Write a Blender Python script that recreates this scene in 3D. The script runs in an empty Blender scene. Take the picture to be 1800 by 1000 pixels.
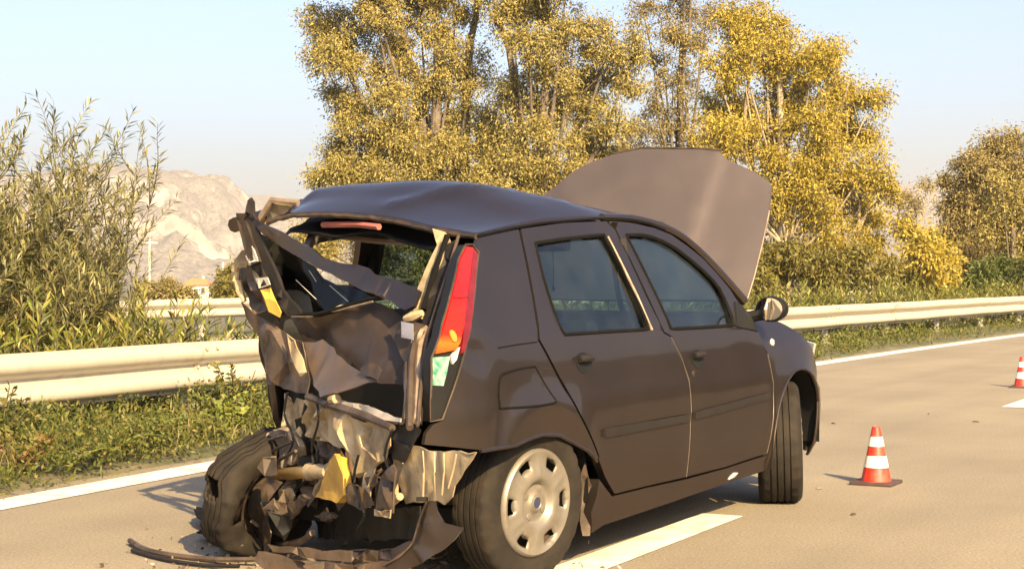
import bpy, bmesh, math, random
import numpy as np
from mathutils import Vector, Matrix, noise
from mathutils.geometry import delaunay_2d_cdt
R_ = math.radians
scene = bpy.context.scene
col = scene.collection

# ------------------------------------------------------------------ camera, sky, sun, exposure
cam_data = bpy.data.cameras.new('camera')
cam = bpy.data.objects.new('camera', cam_data); col.objects.link(cam)
cam.location = (0, 0, 1.11); cam.rotation_euler = (R_(90), 0, 0)
cam_data.sensor_fit = 'HORIZONTAL'; cam_data.sensor_width = 36; cam_data.lens = 60.78
cam_data.shift_y = -20 / 1800
cam_data.clip_start = 0.1; cam_data.clip_end = 20000
scene.camera = cam

SUN_EL, SUN_AZ = 32.0, 158.0            # azimuth clockwise from +Y
world = bpy.data.worlds.new('World'); scene.world = world; world.use_nodes = True
wn = world.node_tree.nodes; wl = world.node_tree.links; wn.clear()
sky = wn.new('ShaderNodeTexSky'); sky.sky_type = 'NISHITA'; sky.sun_disc = False
sky.sun_elevation = R_(SUN_EL); sky.sun_rotation = R_(SUN_AZ)
sky.air_density = .75; sky.dust_density = 4.0; sky.ozone_density = 1.7
bg = wn.new('ShaderNodeBackground'); bg.inputs['Strength'].default_value = 0.085
wo = wn.new('ShaderNodeOutputWorld')
wl.new(sky.outputs[0], bg.inputs[0]); wl.new(bg.outputs[0], wo.inputs[0])
sun_data = bpy.data.lights.new('sun', 'SUN'); sun_data.energy = 5.0; sun_data.angle = R_(0.5)
sun_data.color = (1.0, 0.72, 0.34)
sun = bpy.data.objects.new('sun', sun_data); col.objects.link(sun)
sd = Vector((math.sin(R_(SUN_AZ)) * math.cos(R_(SUN_EL)), math.cos(R_(SUN_AZ)) * math.cos(R_(SUN_EL)), math.sin(R_(SUN_EL))))
sun.rotation_euler = sd.to_track_quat('Z', 'Y').to_euler(); sun.location = sd * 50
vs = scene.view_settings
vs.view_transform = 'Standard'; vs.look = 'None'; vs.gamma = 1.0; vs.exposure = 1.9
scene.cycles.max_bounces = 7; scene.cycles.transparent_max_bounces = 12; scene.cycles.volume_bounces = 0

# ------------------------------------------------------------------ materials
MATS = {}
def mat(name, color, rough=.6, metal=0., var=.18, scale=6., bump=0., bscale=60., coat=0., color2=None, dirt=None, dirt_amt=.5, dirt_scale=3., spec=.5, detail=6., stretch=None):
    if name in MATS: return MATS[name]
    m = bpy.data.materials.new(name); m.use_nodes = True
    nt = m.node_tree; n = nt.nodes; l = nt.links
    b = n['Principled BSDF']
    tc = n.new('ShaderNodeTexCoord'); src = tc.outputs['Object']
    if stretch:
        mp = n.new('ShaderNodeMapping'); mp.inputs['Scale'].default_value = stretch
        l.new(src, mp.inputs[0]); src = mp.outputs[0]
    nz = n.new('ShaderNodeTexNoise'); nz.inputs['Scale'].default_value = scale; nz.inputs['Detail'].default_value = detail
    l.new(src, nz.inputs['Vector'])
    rp = n.new('ShaderNodeValToRGB')
    c2 = color2 or tuple(c * (1 - var) for c in color); c1 = tuple(c * (1 + var) for c in color) if not color2 else color
    rp.color_ramp.elements[0].position = .32; rp.color_ramp.elements[0].color = (*c2, 1)
    rp.color_ramp.elements[1].position = .68; rp.color_ramp.elements[1].color = (*c1, 1)
    l.new(nz.outputs[0], rp.inputs[0]); out = rp.outputs[0]
    if dirt:
        dz = n.new('ShaderNodeTexNoise'); dz.inputs['Scale'].default_value = dirt_scale; dz.inputs['Detail'].default_value = 9; dz.inputs['Roughness'].default_value = .65
        l.new(tc.outputs['Object'], dz.inputs['Vector'])
        dr = n.new('ShaderNodeValToRGB'); dr.color_ramp.elements[0].position = .45; dr.color_ramp.elements[1].position = .62
        dr.color_ramp.elements[1].color = (dirt_amt,) * 3 + (1,)
        l.new(dz.outputs[0], dr.inputs[0])
        mx = n.new('ShaderNodeMix'); mx.data_type = 'RGBA'; mx.inputs['B'].default_value = (*dirt, 1)
        l.new(dr.outputs[0], mx.inputs['Factor']); l.new(out, mx.inputs['A']); out = mx.outputs['Result']
        rr = n.new('ShaderNodeMapRange'); rr.inputs['To Min'].default_value = rough; rr.inputs['To Max'].default_value = min(1, rough + .35)
        l.new(dr.outputs[0], rr.inputs['Value']); l.new(rr.outputs[0], b.inputs['Roughness'])
    else:
        b.inputs['Roughness'].default_value = rough
    l.new(out, b.inputs['Base Color'])
    b.inputs['Metallic'].default_value = metal; b.inputs['Specular IOR Level'].default_value = spec
    b.inputs['Coat Weight'].default_value = coat; b.inputs['Coat Roughness'].default_value = .06
    if bump:
        bz = n.new('ShaderNodeTexNoise'); bz.inputs['Scale'].default_value = bscale; bz.inputs['Detail'].default_value = 5
        l.new(src, bz.inputs['Vector'])
        bp = n.new('ShaderNodeBump'); bp.inputs['Strength'].default_value = bump; bp.inputs['Distance'].default_value = .01
        l.new(bz.outputs[0], bp.inputs['Height']); l.new(bp.outputs[0], b.inputs['Normal'])
    MATS[name] = m
    return m

def glass_mat(name, tint, gloss=.08, rough=.02):
    m = bpy.data.materials.new(name); m.use_nodes = True; nt = m.node_tree; n = nt.nodes; l = nt.links; n.clear()
    tr = n.new('ShaderNodeBsdfTransparent'); tr.inputs[0].default_value = (*tint, 1)
    gl = n.new('ShaderNodeBsdfGlossy'); gl.inputs['Roughness'].default_value = rough
    df = n.new('ShaderNodeBsdfDiffuse'); df.inputs[0].default_value = (.3, .3, .28, 1)
    lw = n.new('ShaderNodeLayerWeight'); lw.inputs[0].default_value = .5; pw = n.new('ShaderNodeMath'); pw.operation = 'POWER'; pw.inputs[1].default_value = 4.5; l.new(lw.outputs['Facing'], pw.inputs[0])
    fr = n.new('ShaderNodeMath'); fr.operation = 'MULTIPLY_ADD'; fr.inputs[1].default_value = .8; fr.inputs[2].default_value = .03; l.new(pw.outputs[0], fr.inputs[0])
    mx = n.new('ShaderNodeMixShader'); l.new(fr.outputs[0], mx.inputs[0]); l.new(tr.outputs[0], mx.inputs[1]); l.new(gl.outputs[0], mx.inputs[2])
    # thin film of road dust on the pane
    nz = n.new('ShaderNodeTexNoise'); nz.inputs['Scale'].default_value = 9; nz.inputs['Detail'].default_value = 8
    tc = n.new('ShaderNodeTexCoord'); l.new(tc.outputs['Object'], nz.inputs['Vector'])
    mr = n.new('ShaderNodeMapRange'); mr.inputs['From Min'].default_value = .4; mr.inputs['From Max'].default_value = .8; mr.inputs['To Max'].default_value = gloss
    l.new(nz.outputs[0], mr.inputs['Value'])
    m2 = n.new('ShaderNodeMixShader'); l.new(mr.outputs[0], m2.inputs[0]); l.new(mx.outputs[0], m2.inputs[1]); l.new(df.outputs[0], m2.inputs[2])
    o = n.new('ShaderNodeOutputMaterial'); l.new(m2.outputs[0], o.inputs[0])
    return m

def leaf_mat(name, cols, trans=.35, rough=.55):
    """foliage: each leaf (mesh island) picks its own colour"""
    m = bpy.data.materials.new(name); m.use_nodes = True; nt = m.node_tree; n = nt.nodes; l = nt.links; n.clear()
    g = n.new('ShaderNodeNewGeometry'); rp = n.new('ShaderNodeValToRGB'); l.new(g.outputs['Random Per Island'], rp.inputs[0])
    els = rp.color_ramp.elements
    while len(els) < len(cols): els.new(.5)
    for i, c in enumerate(cols):
        els[i].position = i / max(1, len(cols) - 1); els[i].color = (*c, 1)
    b = n.new('ShaderNodeBsdfPrincipled'); b.inputs['Roughness'].default_value = rough; b.inputs['Specular IOR Level'].default_value = .3
    l.new(rp.outputs[0], b.inputs['Base Color'])
    t = n.new('ShaderNodeBsdfTranslucent'); l.new(rp.outputs[0], t.inputs[0])
    mx = n.new('ShaderNodeMixShader'); mx.inputs[0].default_value = trans
    l.new(b.outputs[0], mx.inputs[1]); l.new(t.outputs[0], mx.inputs[2])
    o = n.new('ShaderNodeOutputMaterial'); l.new(mx.outputs[0], o.inputs[0])
    return m

# ------------------------------------------------------------------ object helpers
def tag(o, label=None, cat=None, group=None, kind=None):
    if label: o['label'] = label
    if cat: o['category'] = cat
    if group: o['group'] = group
    if kind: o['kind'] = kind
    return o
def empty(name, loc=(0, 0, 0), rz=0., parent=None):
    o = bpy.data.objects.new(name, None); col.objects.link(o); o.location = loc; o.rotation_euler = (0, 0, rz)
    o.empty_display_size = .1
    if parent: o.parent = parent
    return o
def mesh_obj(name, verts, faces, m, parent=None, smooth=True, angle=35):
    me = bpy.data.meshes.new(name); me.from_pydata([tuple(v) for v in verts], [], faces); me.update()
    bm = bmesh.new(); bm.from_mesh(me); bmesh.ops.recalc_face_normals(bm, faces=bm.faces); bm.to_mesh(me); bm.free()
    return wrap(name, me, m, parent, smooth, angle)
def wrap(name, me, m, parent=None, smooth=True, angle=35):
    if m: me.materials.append(m)
    if smooth:
        me.polygons.foreach_set('use_smooth', [True] * len(me.polygons)); me.set_sharp_from_angle(angle=R_(angle))
    o = bpy.data.objects.new(name, me); col.objects.link(o)
    if parent: o.parent = parent
    return o
class MB:
    """collects shapes of one part"""
    def __init__(s): s.v = []; s.f = []
    def add(s, v, f):
        k = len(s.v); s.v += [tuple(x) for x in v]; s.f += [[i + k for i in q] for q in f]; return s
    def box(s, c, d, rz=0., rx=0., ry=0., taper=1.):
        M_ = Matrix.Translation(c) @ Matrix.Rotation(rz, 4, 'Z') @ Matrix.Rotation(ry, 4, 'Y') @ Matrix.Rotation(rx, 4, 'X')
        vs_ = [M_ @ Vector((x * d[0] / 2 * (taper if z > 0 else 1), y * d[1] / 2 * (taper if z > 0 else 1), z * d[2] / 2)) for z in (-1, 1) for y in (-1, 1) for x in (-1, 1)]
        return s.add(vs_, [[0, 2, 3, 1], [4, 5, 7, 6], [0, 1, 5, 4], [2, 6, 7, 3], [0, 4, 6, 2], [1, 3, 7, 5]])
    def tube(s, pts, rad, n=8, caps=True):
        pts = [Vector(p) for p in pts]; rad = rad if isinstance(rad, (list, tuple)) else [rad] * len(pts)
        rings = []; up = Vector((0, 0, 1))
        for i, p in enumerate(pts):
            t = (pts[min(i + 1, len(pts) - 1)] - pts[max(i - 1, 0)]).normalized()
            a = t.cross(up)
            if a.length < .05: a = t.cross(Vector((1, 0, 0)))
            a.normalize(); b = a.cross(t)
            rings.append([p + (a * math.cos(q) + b * math.sin(q)) * rad[i] for q in [2 * math.pi * j / n for j in range(n)]])
        v = [x for r in rings for x in r]; f = []
        for i in range(len(pts) - 1):
            for j in range(n): f.append([i * n + j, i * n + (j + 1) % n, (i + 1) * n + (j + 1) % n, (i + 1) * n + j])
        if caps: f += [list(range(n))[::-1], [(len(pts) - 1) * n + j for j in range(n)]]
        return s.add(v, f)
    def lathe(s, prof, n=32, M_=None, closed=False, a0=0., a1=2 * math.pi):
        """profile of (radius, y): revolved about the local Y axis"""
        full = abs(a1 - a0 - 2 * math.pi) < 1e-6; k = len(prof); rows = n if full else n + 1; v = []; f = []
        for i in range(rows):
            a = a0 + (a1 - a0) * i / n
            for r, y in prof:
                p = Vector((r * math.cos(a), y, r * math.sin(a))); v.append(M_ @ p if M_ else p)
        for i in range(n):
            i2 = (i + 1) % rows
            for j in range(k if closed else k - 1):
                j2 = (j + 1) % k; f.append([i * k + j, i * k + j2, i2 * k + j2, i2 * k + j])
        return s.add(v, f)
    def build(s, name, m, parent=None, smooth=True, angle=35): return mesh_obj(name, s.v, s.f, m, parent, smooth, angle)
def bevel(o, w=.01, seg=2):
    bm = bmesh.new(); bm.from_mesh(o.data)
    bmesh.ops.bevel(bm, geom=bm.edges[:], offset=w, segments=seg, affect='EDGES', profile=.6)
    bm.to_mesh(o.data); bm.free()
    o.data.polygons.foreach_set('use_smooth', [True] * len(o.data.polygons)); o.data.set_sharp_from_angle(angle=R_(40)); return o

def inside(p, poly):
    x, y = p; c = False; j = len(poly) - 1
    for i in range(len(poly)):
        xi, yi = poly[i]; xj, yj = poly[j]
        if (yi > y) != (yj > y) and x < (xj - xi) * (y - yi) / (yj - yi) + xi: c = not c
        j = i
    return c
def densify(poly, step, closed=True):
    out = []; n = len(poly)
    for i in range(n if closed else n - 1):
        a = Vector(poly[i]); b = Vector(poly[(i + 1) % n]); k = max(1, int((b - a).length / step))
        out += [tuple(a.lerp(b, t / k)) for t in range(k)]
    if not closed: out.append(tuple(poly[-1]))
    return out
def smooth_line(pts, n=6, closed=False):
    """Catmull-Rom through the points, any dimension"""
    P = [Vector(p) for p in pts]; out = []; N = len(P)
    for i in range(N if closed else N - 1):
        p0 = P[(i - 1) % N] if closed or i > 0 else P[i]; p1 = P[i]; p2 = P[(i + 1) % N]
        p3 = P[(i + 2) % N] if closed or i + 2 < N else p2
        for k in range(n):
            t = k / n
            out.append(tuple(.5 * ((2 * p1) + (p2 - p0) * t + (2 * p0 - 5 * p1 + 4 * p2 - p3) * t * t + (3 * p1 - p0 - 3 * p2 + p3) * t ** 3)))
    if not closed: out.append(tuple(P[-1]))
    return out
def shrink(poly, d):
    """move a closed outline inwards by d"""
    n = len(poly); A = sum(poly[i][0] * poly[(i + 1) % n][1] - poly[(i + 1) % n][0] * poly[i][1] for i in range(n)); sg = 1 if A > 0 else -1
    out = []
    for i in range(n):
        a = Vector(poly[i - 1]); b = Vector(poly[i]); c = Vector(poly[(i + 1) % n])
        e1 = (b - a); e2 = (c - b)
        if e1.length < 1e-6 or e2.length < 1e-6: out.append(tuple(b)); continue
        e1.normalize(); e2.normalize()
        nn = Vector((-e1.y - e2.y, e1.x + e2.x)) * sg
        if nn.length < 1e-6: out.append(tuple(b)); continue
        nn.normalize(); k = d / max(.4, nn.dot(Vector((-e1.y, e1.x)) * sg)); out.append(tuple(b + nn * k))
    return out
def sheet(name, outline, fmap, thick, m, parent=None, holes=(), step=.05, seed=1, angle=40, extra=None):
    """sheet metal: a 2-D outline with holes, triangulated, lifted by fmap(a,b) -> point, given thickness along the vector `thick`"""
    rnd = random.Random(seed)
    rings = [densify(outline, step)] + [densify(h, step) for h in holes]
    co = []; ed = []
    for r in rings:
        k = len(co); co += [Vector(p) for p in r]; ed += [(k + i, k + (i + 1) % len(r)) for i in range(len(r))]
    xs = [p[0] for p in outline]; ys = [p[1] for p in outline]
    bpts = np.array([(p[0], p[1]) for p in co])
    if extra: co += [Vector(p) for p in extra]
    else:
        a = min(xs) + step * .5; row = 0
        while a < max(xs):
            b = min(ys) + step * (.25 if row % 2 else .6)
            while b < max(ys):
                p = (a + rnd.uniform(-.12, .12) * step, b + rnd.uniform(-.12, .12) * step)
                if inside(p, rings[0]) and not any(inside(p, h) for h in rings[1:]) and np.min(np.abs(bpts - p).sum(1)) > step * .55: co.append(Vector(p))
                b += step
            a += step * .87; row += 1
    V_, E_, F_ = delaunay_2d_cdt(co, ed, [], 0, 1e-6)[:3]
    tri = []
    for f in F_:
        c = sum((V_[i] for i in f), Vector((0, 0))) / len(f)
        if inside(c, rings[0]) and not any(inside(c, h) for h in rings[1:]): tri.append(list(f))
    v = [Vector(fmap(p[0], p[1])) for p in V_]; n = len(v); T = Vector(thick)
    cnt = {}
    for f in tri:
        for i in range(len(f)):
            e = (f[i], f[(i + 1) % len(f)]); cnt[e] = 1
    faces = [list(f) for f in tri] + [[i + n for i in f][::-1] for f in tri]
    for (a, b) in cnt:
        if (b, a) not in cnt: faces.append([b, a, a + n, b + n])
    vv = v + [p + T for p in v]
    used = sorted({i for f in faces for i in f}); mp = {k: i for i, k in enumerate(used)}
    return mesh_obj(name, [vv[k] for k in used], [[mp[i] for i in f] for f in faces], m, parent, True, angle)
def crumple(name, pts, m, parent, n=14, amp=.03, seed=1, thick=.004, rough=.25, fine=.004, angle=22):
    """torn and folded sheet metal: outline of 3-D points, folds between random ridge points, fine dents"""
    rnd = random.Random(seed); P = [Vector(p) for p in pts]
    out2 = [(p.y, p.z) for p in P]; jag = []
    for i, p in enumerate(P):                                  # ragged torn edge
        q = P[(i + 1) % len(P)]; k = max(1, int((q - p).length / .05))
        for t in range(k):
            s = p.lerp(q, t / k)
            if t: s = s + Vector((rnd.uniform(-1, 1), rnd.uniform(-1, 1), rnd.uniform(-1, 1))) * .006
            jag.append(s)
    out2 = [(p.y, p.z) for p in jag]
    A = np.array([(p.y, p.z) for p in jag]); U_ = np.array([p.x for p in jag])
    ctrl = []; ys = A[:, 0]; zs = A[:, 1]; tries = 0
    while len(ctrl) < n and tries < 3000:
        tries += 1; p = (rnd.uniform(ys.min(), ys.max()), rnd.uniform(zs.min(), zs.max()))
        if inside(p, out2): ctrl.append((p[0], p[1], rnd.uniform(-amp, amp)))
    def u_at(a, b):
        w = 1 / ((A[:, 0] - a) ** 2 + (A[:, 1] - b) ** 2 + 1e-6) ** 1.5; return float((w * U_).sum() / w.sum())
    # folds: linear interpolation over a coarse triangulation of the ridge points
    co = [Vector(p) for p in out2] + [Vector(c[:2]) for c in ctrl]
    ed = [(i, (i + 1) % len(out2)) for i in range(len(out2))]
    V_, E_, F_, ov = delaunay_2d_cdt(co, ed, [], 0, 1e-6)[:4]
    disp = []
    for k, p in enumerate(V_):
        d = 0.
        for o_ in ov[k]:
            if o_ >= len(out2): d = ctrl[o_ - len(out2)][2]
        disp.append(d)
    v = []
    for p, d in zip(V_, disp): v.append(Vector((u_at(p.x, p.y) + d, p.x + d * rnd.uniform(-rough, rough), p.y + d * rnd.uniform(-rough, rough))))
    tri = []
    for f in F_:
        c = sum((V_[i] for i in f), Vector((0, 0))) / len(f)
        if inside(c, out2): tri.append(list(f))
    bm = bmesh.new(); bv = [bm.verts.new(p) for p in v]
    for f in tri:
        try: bm.faces.new([bv[i] for i in f])
        except ValueError: pass
    bmesh.ops.delete(bm, geom=[x for x in bm.verts if not x.link_faces], context='VERTS')
    bmesh.ops.subdivide_edges(bm, edges=bm.edges[:], cuts=2, use_grid_fill=True)
    for x in bm.verts:
        q = x.co * 14 + Vector((seed * 3.1, 0, 0)); x.co += Vector((noise.noise(q), noise.noise(q + Vector((9, 0, 0))) * .5, noise.noise(q + Vector((0, 9, 0))) * .5)) * fine * 2.2
    bmesh.ops.recalc_face_normals(bm, faces=bm.faces)
    bmesh.ops.solidify(bm, geom=bm.faces[:], thickness=thick)
    me = bpy.data.meshes.new(name); bm.to_mesh(me); bm.free()
    return wrap(name, me, m, parent, True, angle)

# ------------------------------------------------------------------ leaves
def leaf_mesh(name, C_, D_, N_, Ln, Wd, m, parent=None, fold=0., droop=0.):
    """many leaves in one mesh: base point, direction, normal, length, width (numpy arrays)"""
    C_ = np.asarray(C_, float); D_ = np.asarray(D_, float); N_ = np.asarray(N_, float)
    D_ = D_ / np.linalg.norm(D_, axis=1)[:, None]
    S_ = np.cross(D_, N_); S_ /= (np.linalg.norm(S_, axis=1)[:, None] + 1e-9); N2 = np.cross(S_, D_)
    Ln = np.asarray(Ln)[:, None]; Wd = np.asarray(Wd)[:, None]; n = len(C_)
    mid = C_ + D_ * Ln * .45; tip = C_ + D_ * Ln + np.array([0, 0, -1]) * Ln * droop
    if fold:
        V6 = np.stack([C_, mid - S_ * Wd * .5 + N2 * Wd * fold, mid - np.array([0, 0, 1]) * Ln * droop * .2, mid + S_ * Wd * .5 + N2 * Wd * fold, tip], 1).reshape(-1, 3)
        base = np.arange(n)[:, None] * 5
        F = np.concatenate([base + np.array([[0, 2, 4, 1]]), base + np.array([[0, 3, 4, 2]])], 0)
        k = 5
    else:
        V6 = np.stack([C_, mid - S_ * Wd * .5, tip, mid + S_ * Wd * .5], 1).reshape(-1, 3)
        F = np.arange(n)[:, None] * 4 + np.array([[0, 1, 2, 3]]); k = 4
    me = bpy.data.meshes.new(name); nf = len(F)
    me.vertices.add(len(V6)); me.vertices.foreach_set('co', V6.astype(np.float32).ravel())
    me.loops.add(nf * 4); me.loops.foreach_set('vertex_index', F.astype(np.int32).ravel())
    me.polygons.add(nf); me.polygons.foreach_set('loop_start', np.arange(nf, dtype=np.int32) * 4)
    me.update(calc_edges=True); me.materials.append(m)
    o = bpy.data.objects.new(name, me); col.objects.link(o)
    if parent: o.parent = parent
    return o
rng = np.random.default_rng(7)
def unit(n):
    a = rng.normal(size=(n, 3)); return a / np.linalg.norm(a, axis=1)[:, None]

# ------------------------------------------------------------------ the road axis: painted left edge line, s metres along, d metres to the left
PS = [(-2.45, 8.28)]
_ds = .25; _pts = {0: (-2.45, 8.28)}
def heading(s): return R_(22.8 + (8.5 * (1 - math.exp(-s / 16)) if s > 0 else 0))
def _walk():
    fwd = [(-2.45, 8.28)]; 
    for i in range(480):
        h = heading((i + .5) * _ds); fwd.append((fwd[-1][0] + math.sin(h) * _ds, fwd[-1][1] + math.cos(h) * _ds))
    return fwd
FWD = _walk()
def path(s, d=0.):
    if s <= 0: p = (FWD[0][0] + math.sin(heading(0)) * s, FWD[0][1] + math.cos(heading(0)) * s); h = heading(0)
    elif s >= 119: h = heading(119); p0 = FWD[476]; p = (p0[0] + math.sin(h) * (s - 119), p0[1] + math.cos(h) * (s - 119))
    else:
        k = int(s / _ds); t = s / _ds - k; p = (FWD[k][0] * (1 - t) + FWD[k + 1][0] * t, FWD[k][1] * (1 - t) + FWD[k + 1][1] * t); h = heading(s)
    return Vector((p[0] - math.cos(h) * d, p[1] + math.sin(h) * d))
def ground_z(d):
    prof = [(-3000, 5), (-60, 7), (-30, 7), (-17, .3), (-16, -.06), (-13.2, -.03), (.2, -.03), (.33, .02), (1.4, .04), (3.2, .08), (4.6, .02), (4.9, -.03), (12.2, -.03), (12.6, 0), (14, 0), (32, -3.4), (80, -5), (3000, -5)]  # the bank on the right is added, out of view, to darken door reflections
    for (a, za), (b, zb) in zip(prof, prof[1:]):
        if a <= d <= b: return za + (zb - za) * (d - a) / (b - a)
    return -5
def strip(name, s_list, d_list, zf, m, kind='structure'):
    v = []; f = []; k = len(d_list)
    for s in s_list:
        for d in d_list:
            p = path(s, d); v.append((p.x, p.y, zf(d)))
    for i in range(len(s_list) - 1):
        for j in range(k - 1): f.append([i * k + j, i * k + j + 1, (i + 1) * k + j + 1, (i + 1) * k + j])
    o = mesh_obj(name, v, f, m, None, False)
    o.data.flip_normals() if o.data.polygons[0].normal.z < 0 else None
    return tag(o, kind=kind)
S_ROAD = [-400, -100, -40] + [x * 1.0 for x in range(-16, 121, 1)] + [150, 300, 600]
S_GR = [-3000, -1000, -200, -40] + [x * 2.0 for x in range(-8, 61)] + [160, 400, 1500, 3000]

def asphalt(name, base):
    m = bpy.data.materials.new(name); m.use_nodes = True; nt = m.node_tree; n = nt.nodes; l = nt.links; b = n['Principled BSDF']
    tc = n.new('ShaderNodeTexCoord')
    def nz(sc, det=4, ro=.6):
        x = n.new('ShaderNodeTexNoise'); x.inputs['Scale'].default_value = sc; x.inputs['Detail'].default_value = det; x.inputs['Roughness'].default_value = ro
        l.new(tc.outputs['Object'], x.inputs['Vector']); return x
    a = nz(.6, 5); g = nz(75, 3, .8); sp = n.new('ShaderNodeTexVoronoi'); sp.inputs['Scale'].default_value = 95; l.new(tc.outputs['Object'], sp.inputs['Vector'])
    r1 = n.new('ShaderNodeValToRGB'); e = r1.color_ramp.elements; e[0].position = .3; e[1].position = .7
    e[0].color = tuple(c * .86 for c in base) + (1,); e[1].color = tuple(c * 1.14 for c in base) + (1,); l.new(a.outputs[0], r1.inputs[0])
    r2 = n.new('ShaderNodeValToRGB'); e = r2.color_ramp.elements; e[0].position = .35; e[1].position = .68; e[0].color = (.66, .65, .63, 1); e[1].color = (1.32, 1.32, 1.32, 1); l.new(g.outputs[0], r2.inputs[0])
    mx = n.new('ShaderNodeMix'); mx.data_type = 'RGBA'; mx.blend_type = 'MULTIPLY'; mx.inputs['Factor'].default_value = 1.
    l.new(r1.outputs[0], mx.inputs['A']); l.new(r2.outputs[0], mx.inputs['B'])
    # dark bitumen spots and pale stones
    r3 = n.new('ShaderNodeValToRGB'); e = r3.color_ramp.elements; e[0].position = .0; e[0].color = (.35, .35, .35, 1); e[1].position = .09; e[1].color = (1, 1, 1, 1)
    st = nz(9, 6, .75); r4 = n.new('ShaderNodeValToRGB'); e = r4.color_ramp.elements; e[0].position = .28; e[0].color = (.62, .6, .58, 1); e[1].position = .36; e[1].color = (1, 1, 1, 1); l.new(st.outputs[0], r4.inputs[0])
    l.new(sp.outputs['Distance'], r3.inputs[0])
    m2 = n.new('ShaderNodeMix'); m2.data_type = 'RGBA'; m2.blend_type = 'MULTIPLY'; m2.inputs['Factor'].default_value = .5; l.new(mx.outputs['Result'], m2.inputs['A']); l.new(r3.outputs[0], m2.inputs['B'])
    m3 = n.new('ShaderNodeMix'); m3.data_type = 'RGBA'; m3.blend_type = 'MULTIPLY'; m3.inputs['Factor'].default_value = .8; l.new(m2.outputs['Result'], m3.inputs['A']); l.new(r4.outputs[0], m3.inputs['B'])
    mpg = n.new('ShaderNodeMapping'); mpg.inputs['Scale'].default_value = (1.7, .05, 1); mp0 = n.new('ShaderNodeMapping'); mp0.inputs['Rotation'].default_value = (0, 0, R_(27)); l.new(tc.outputs['Object'], mp0.inputs[0]); l.new(mp0.outputs[0], mpg.inputs[0])
    tk = n.new('ShaderNodeTexNoise'); tk.inputs['Scale'].default_value = 1.; tk.inputs['Detail'].default_value = 5; l.new(mpg.outputs[0], tk.inputs['Vector'])
    r5 = n.new('ShaderNodeValToRGB'); e = r5.color_ramp.elements; e[0].position = .38; e[0].color = (.74, .74, .75, 1); e[1].position = .62; e[1].color = (1.06, 1.06, 1.05, 1); l.new(tk.outputs[0], r5.inputs[0])
    m4 = n.new('ShaderNodeMix'); m4.data_type = 'RGBA'; m4.blend_type = 'MULTIPLY'; m4.inputs['Factor'].default_value = .4; l.new(m3.outputs['Result'], m4.inputs['A']); l.new(r5.outputs[0], m4.inputs['B'])
    l.new(m4.outputs['Result'], b.inputs['Base Color']); b.inputs['Roughness'].default_value = .85; b.inputs['Specular IOR Level'].default_value = .35
    bp = n.new('ShaderNodeBump'); bp.inputs['Strength'].default_value = .55; bp.inputs['Distance'].default_value = .006; l.new(g.outputs[0], bp.inputs['Height']); l.new(bp.outputs[0], b.inputs['Normal'])
    return m
def paint_mat(name, base):
    m = mat(name, base, rough=.7, var=.07, scale=14, bump=.3, bscale=120, dirt=(.2, .17, .14), dirt_amt=.55, dirt_scale=7)
    return m
M_soil = mat('dry_soil', (.1, .085, .05), rough=.95, var=.4, scale=3, bump=.6, bscale=20, color2=(.035, .045, .015))
M_asph = asphalt('worn_asphalt', (.19, .165, .128))
M_paint = paint_mat('road_paint', (.58, .56, .52))
strip('ground', S_GR, [-3000, -60, -30, -17, -16, -13.2, .2, .33, 1.4, 3.2, 4.6, 4.9, 12.2, 12.6, 14, 32, 80, 3000], ground_z, M_soil)
strip('road', S_ROAD, [-13, -9, -5, -2, .3], lambda d: 0, M_asph)
strip('far_carriageway', S_ROAD, [5, 8.5, 12], lambda d: 0, M_asph)
strip('edge_line', S_ROAD, [-.13, .13], lambda d: .004, M_paint)
strip('far_edge_line', S_ROAD, [11.2, 11.4], lambda d: .004, M_paint)
# lane dashes: 4.5 m painted, 7.5 m gap; the near dash ends beside the front wheel
LH = R_(26.4); LF = Vector((math.sin(LH), math.cos(LH))); LN = Vector((-math.cos(LH), math.sin(LH))); L0 = Vector((.965, 7.93))
for k in range(-1, 6):
    a = 11.6 * k; v = []
    for t in (a - 4.5, a):
        for d in (-.1, .1): q = L0 + LF * t + LN * (d + .00045 * max(0, t) ** 2 * -1); v.append((q.x, q.y, .004))
    tag(mesh_obj('lane_dash', v, [[0, 1, 3, 2]], M_paint, None, False), kind='structure')

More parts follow.
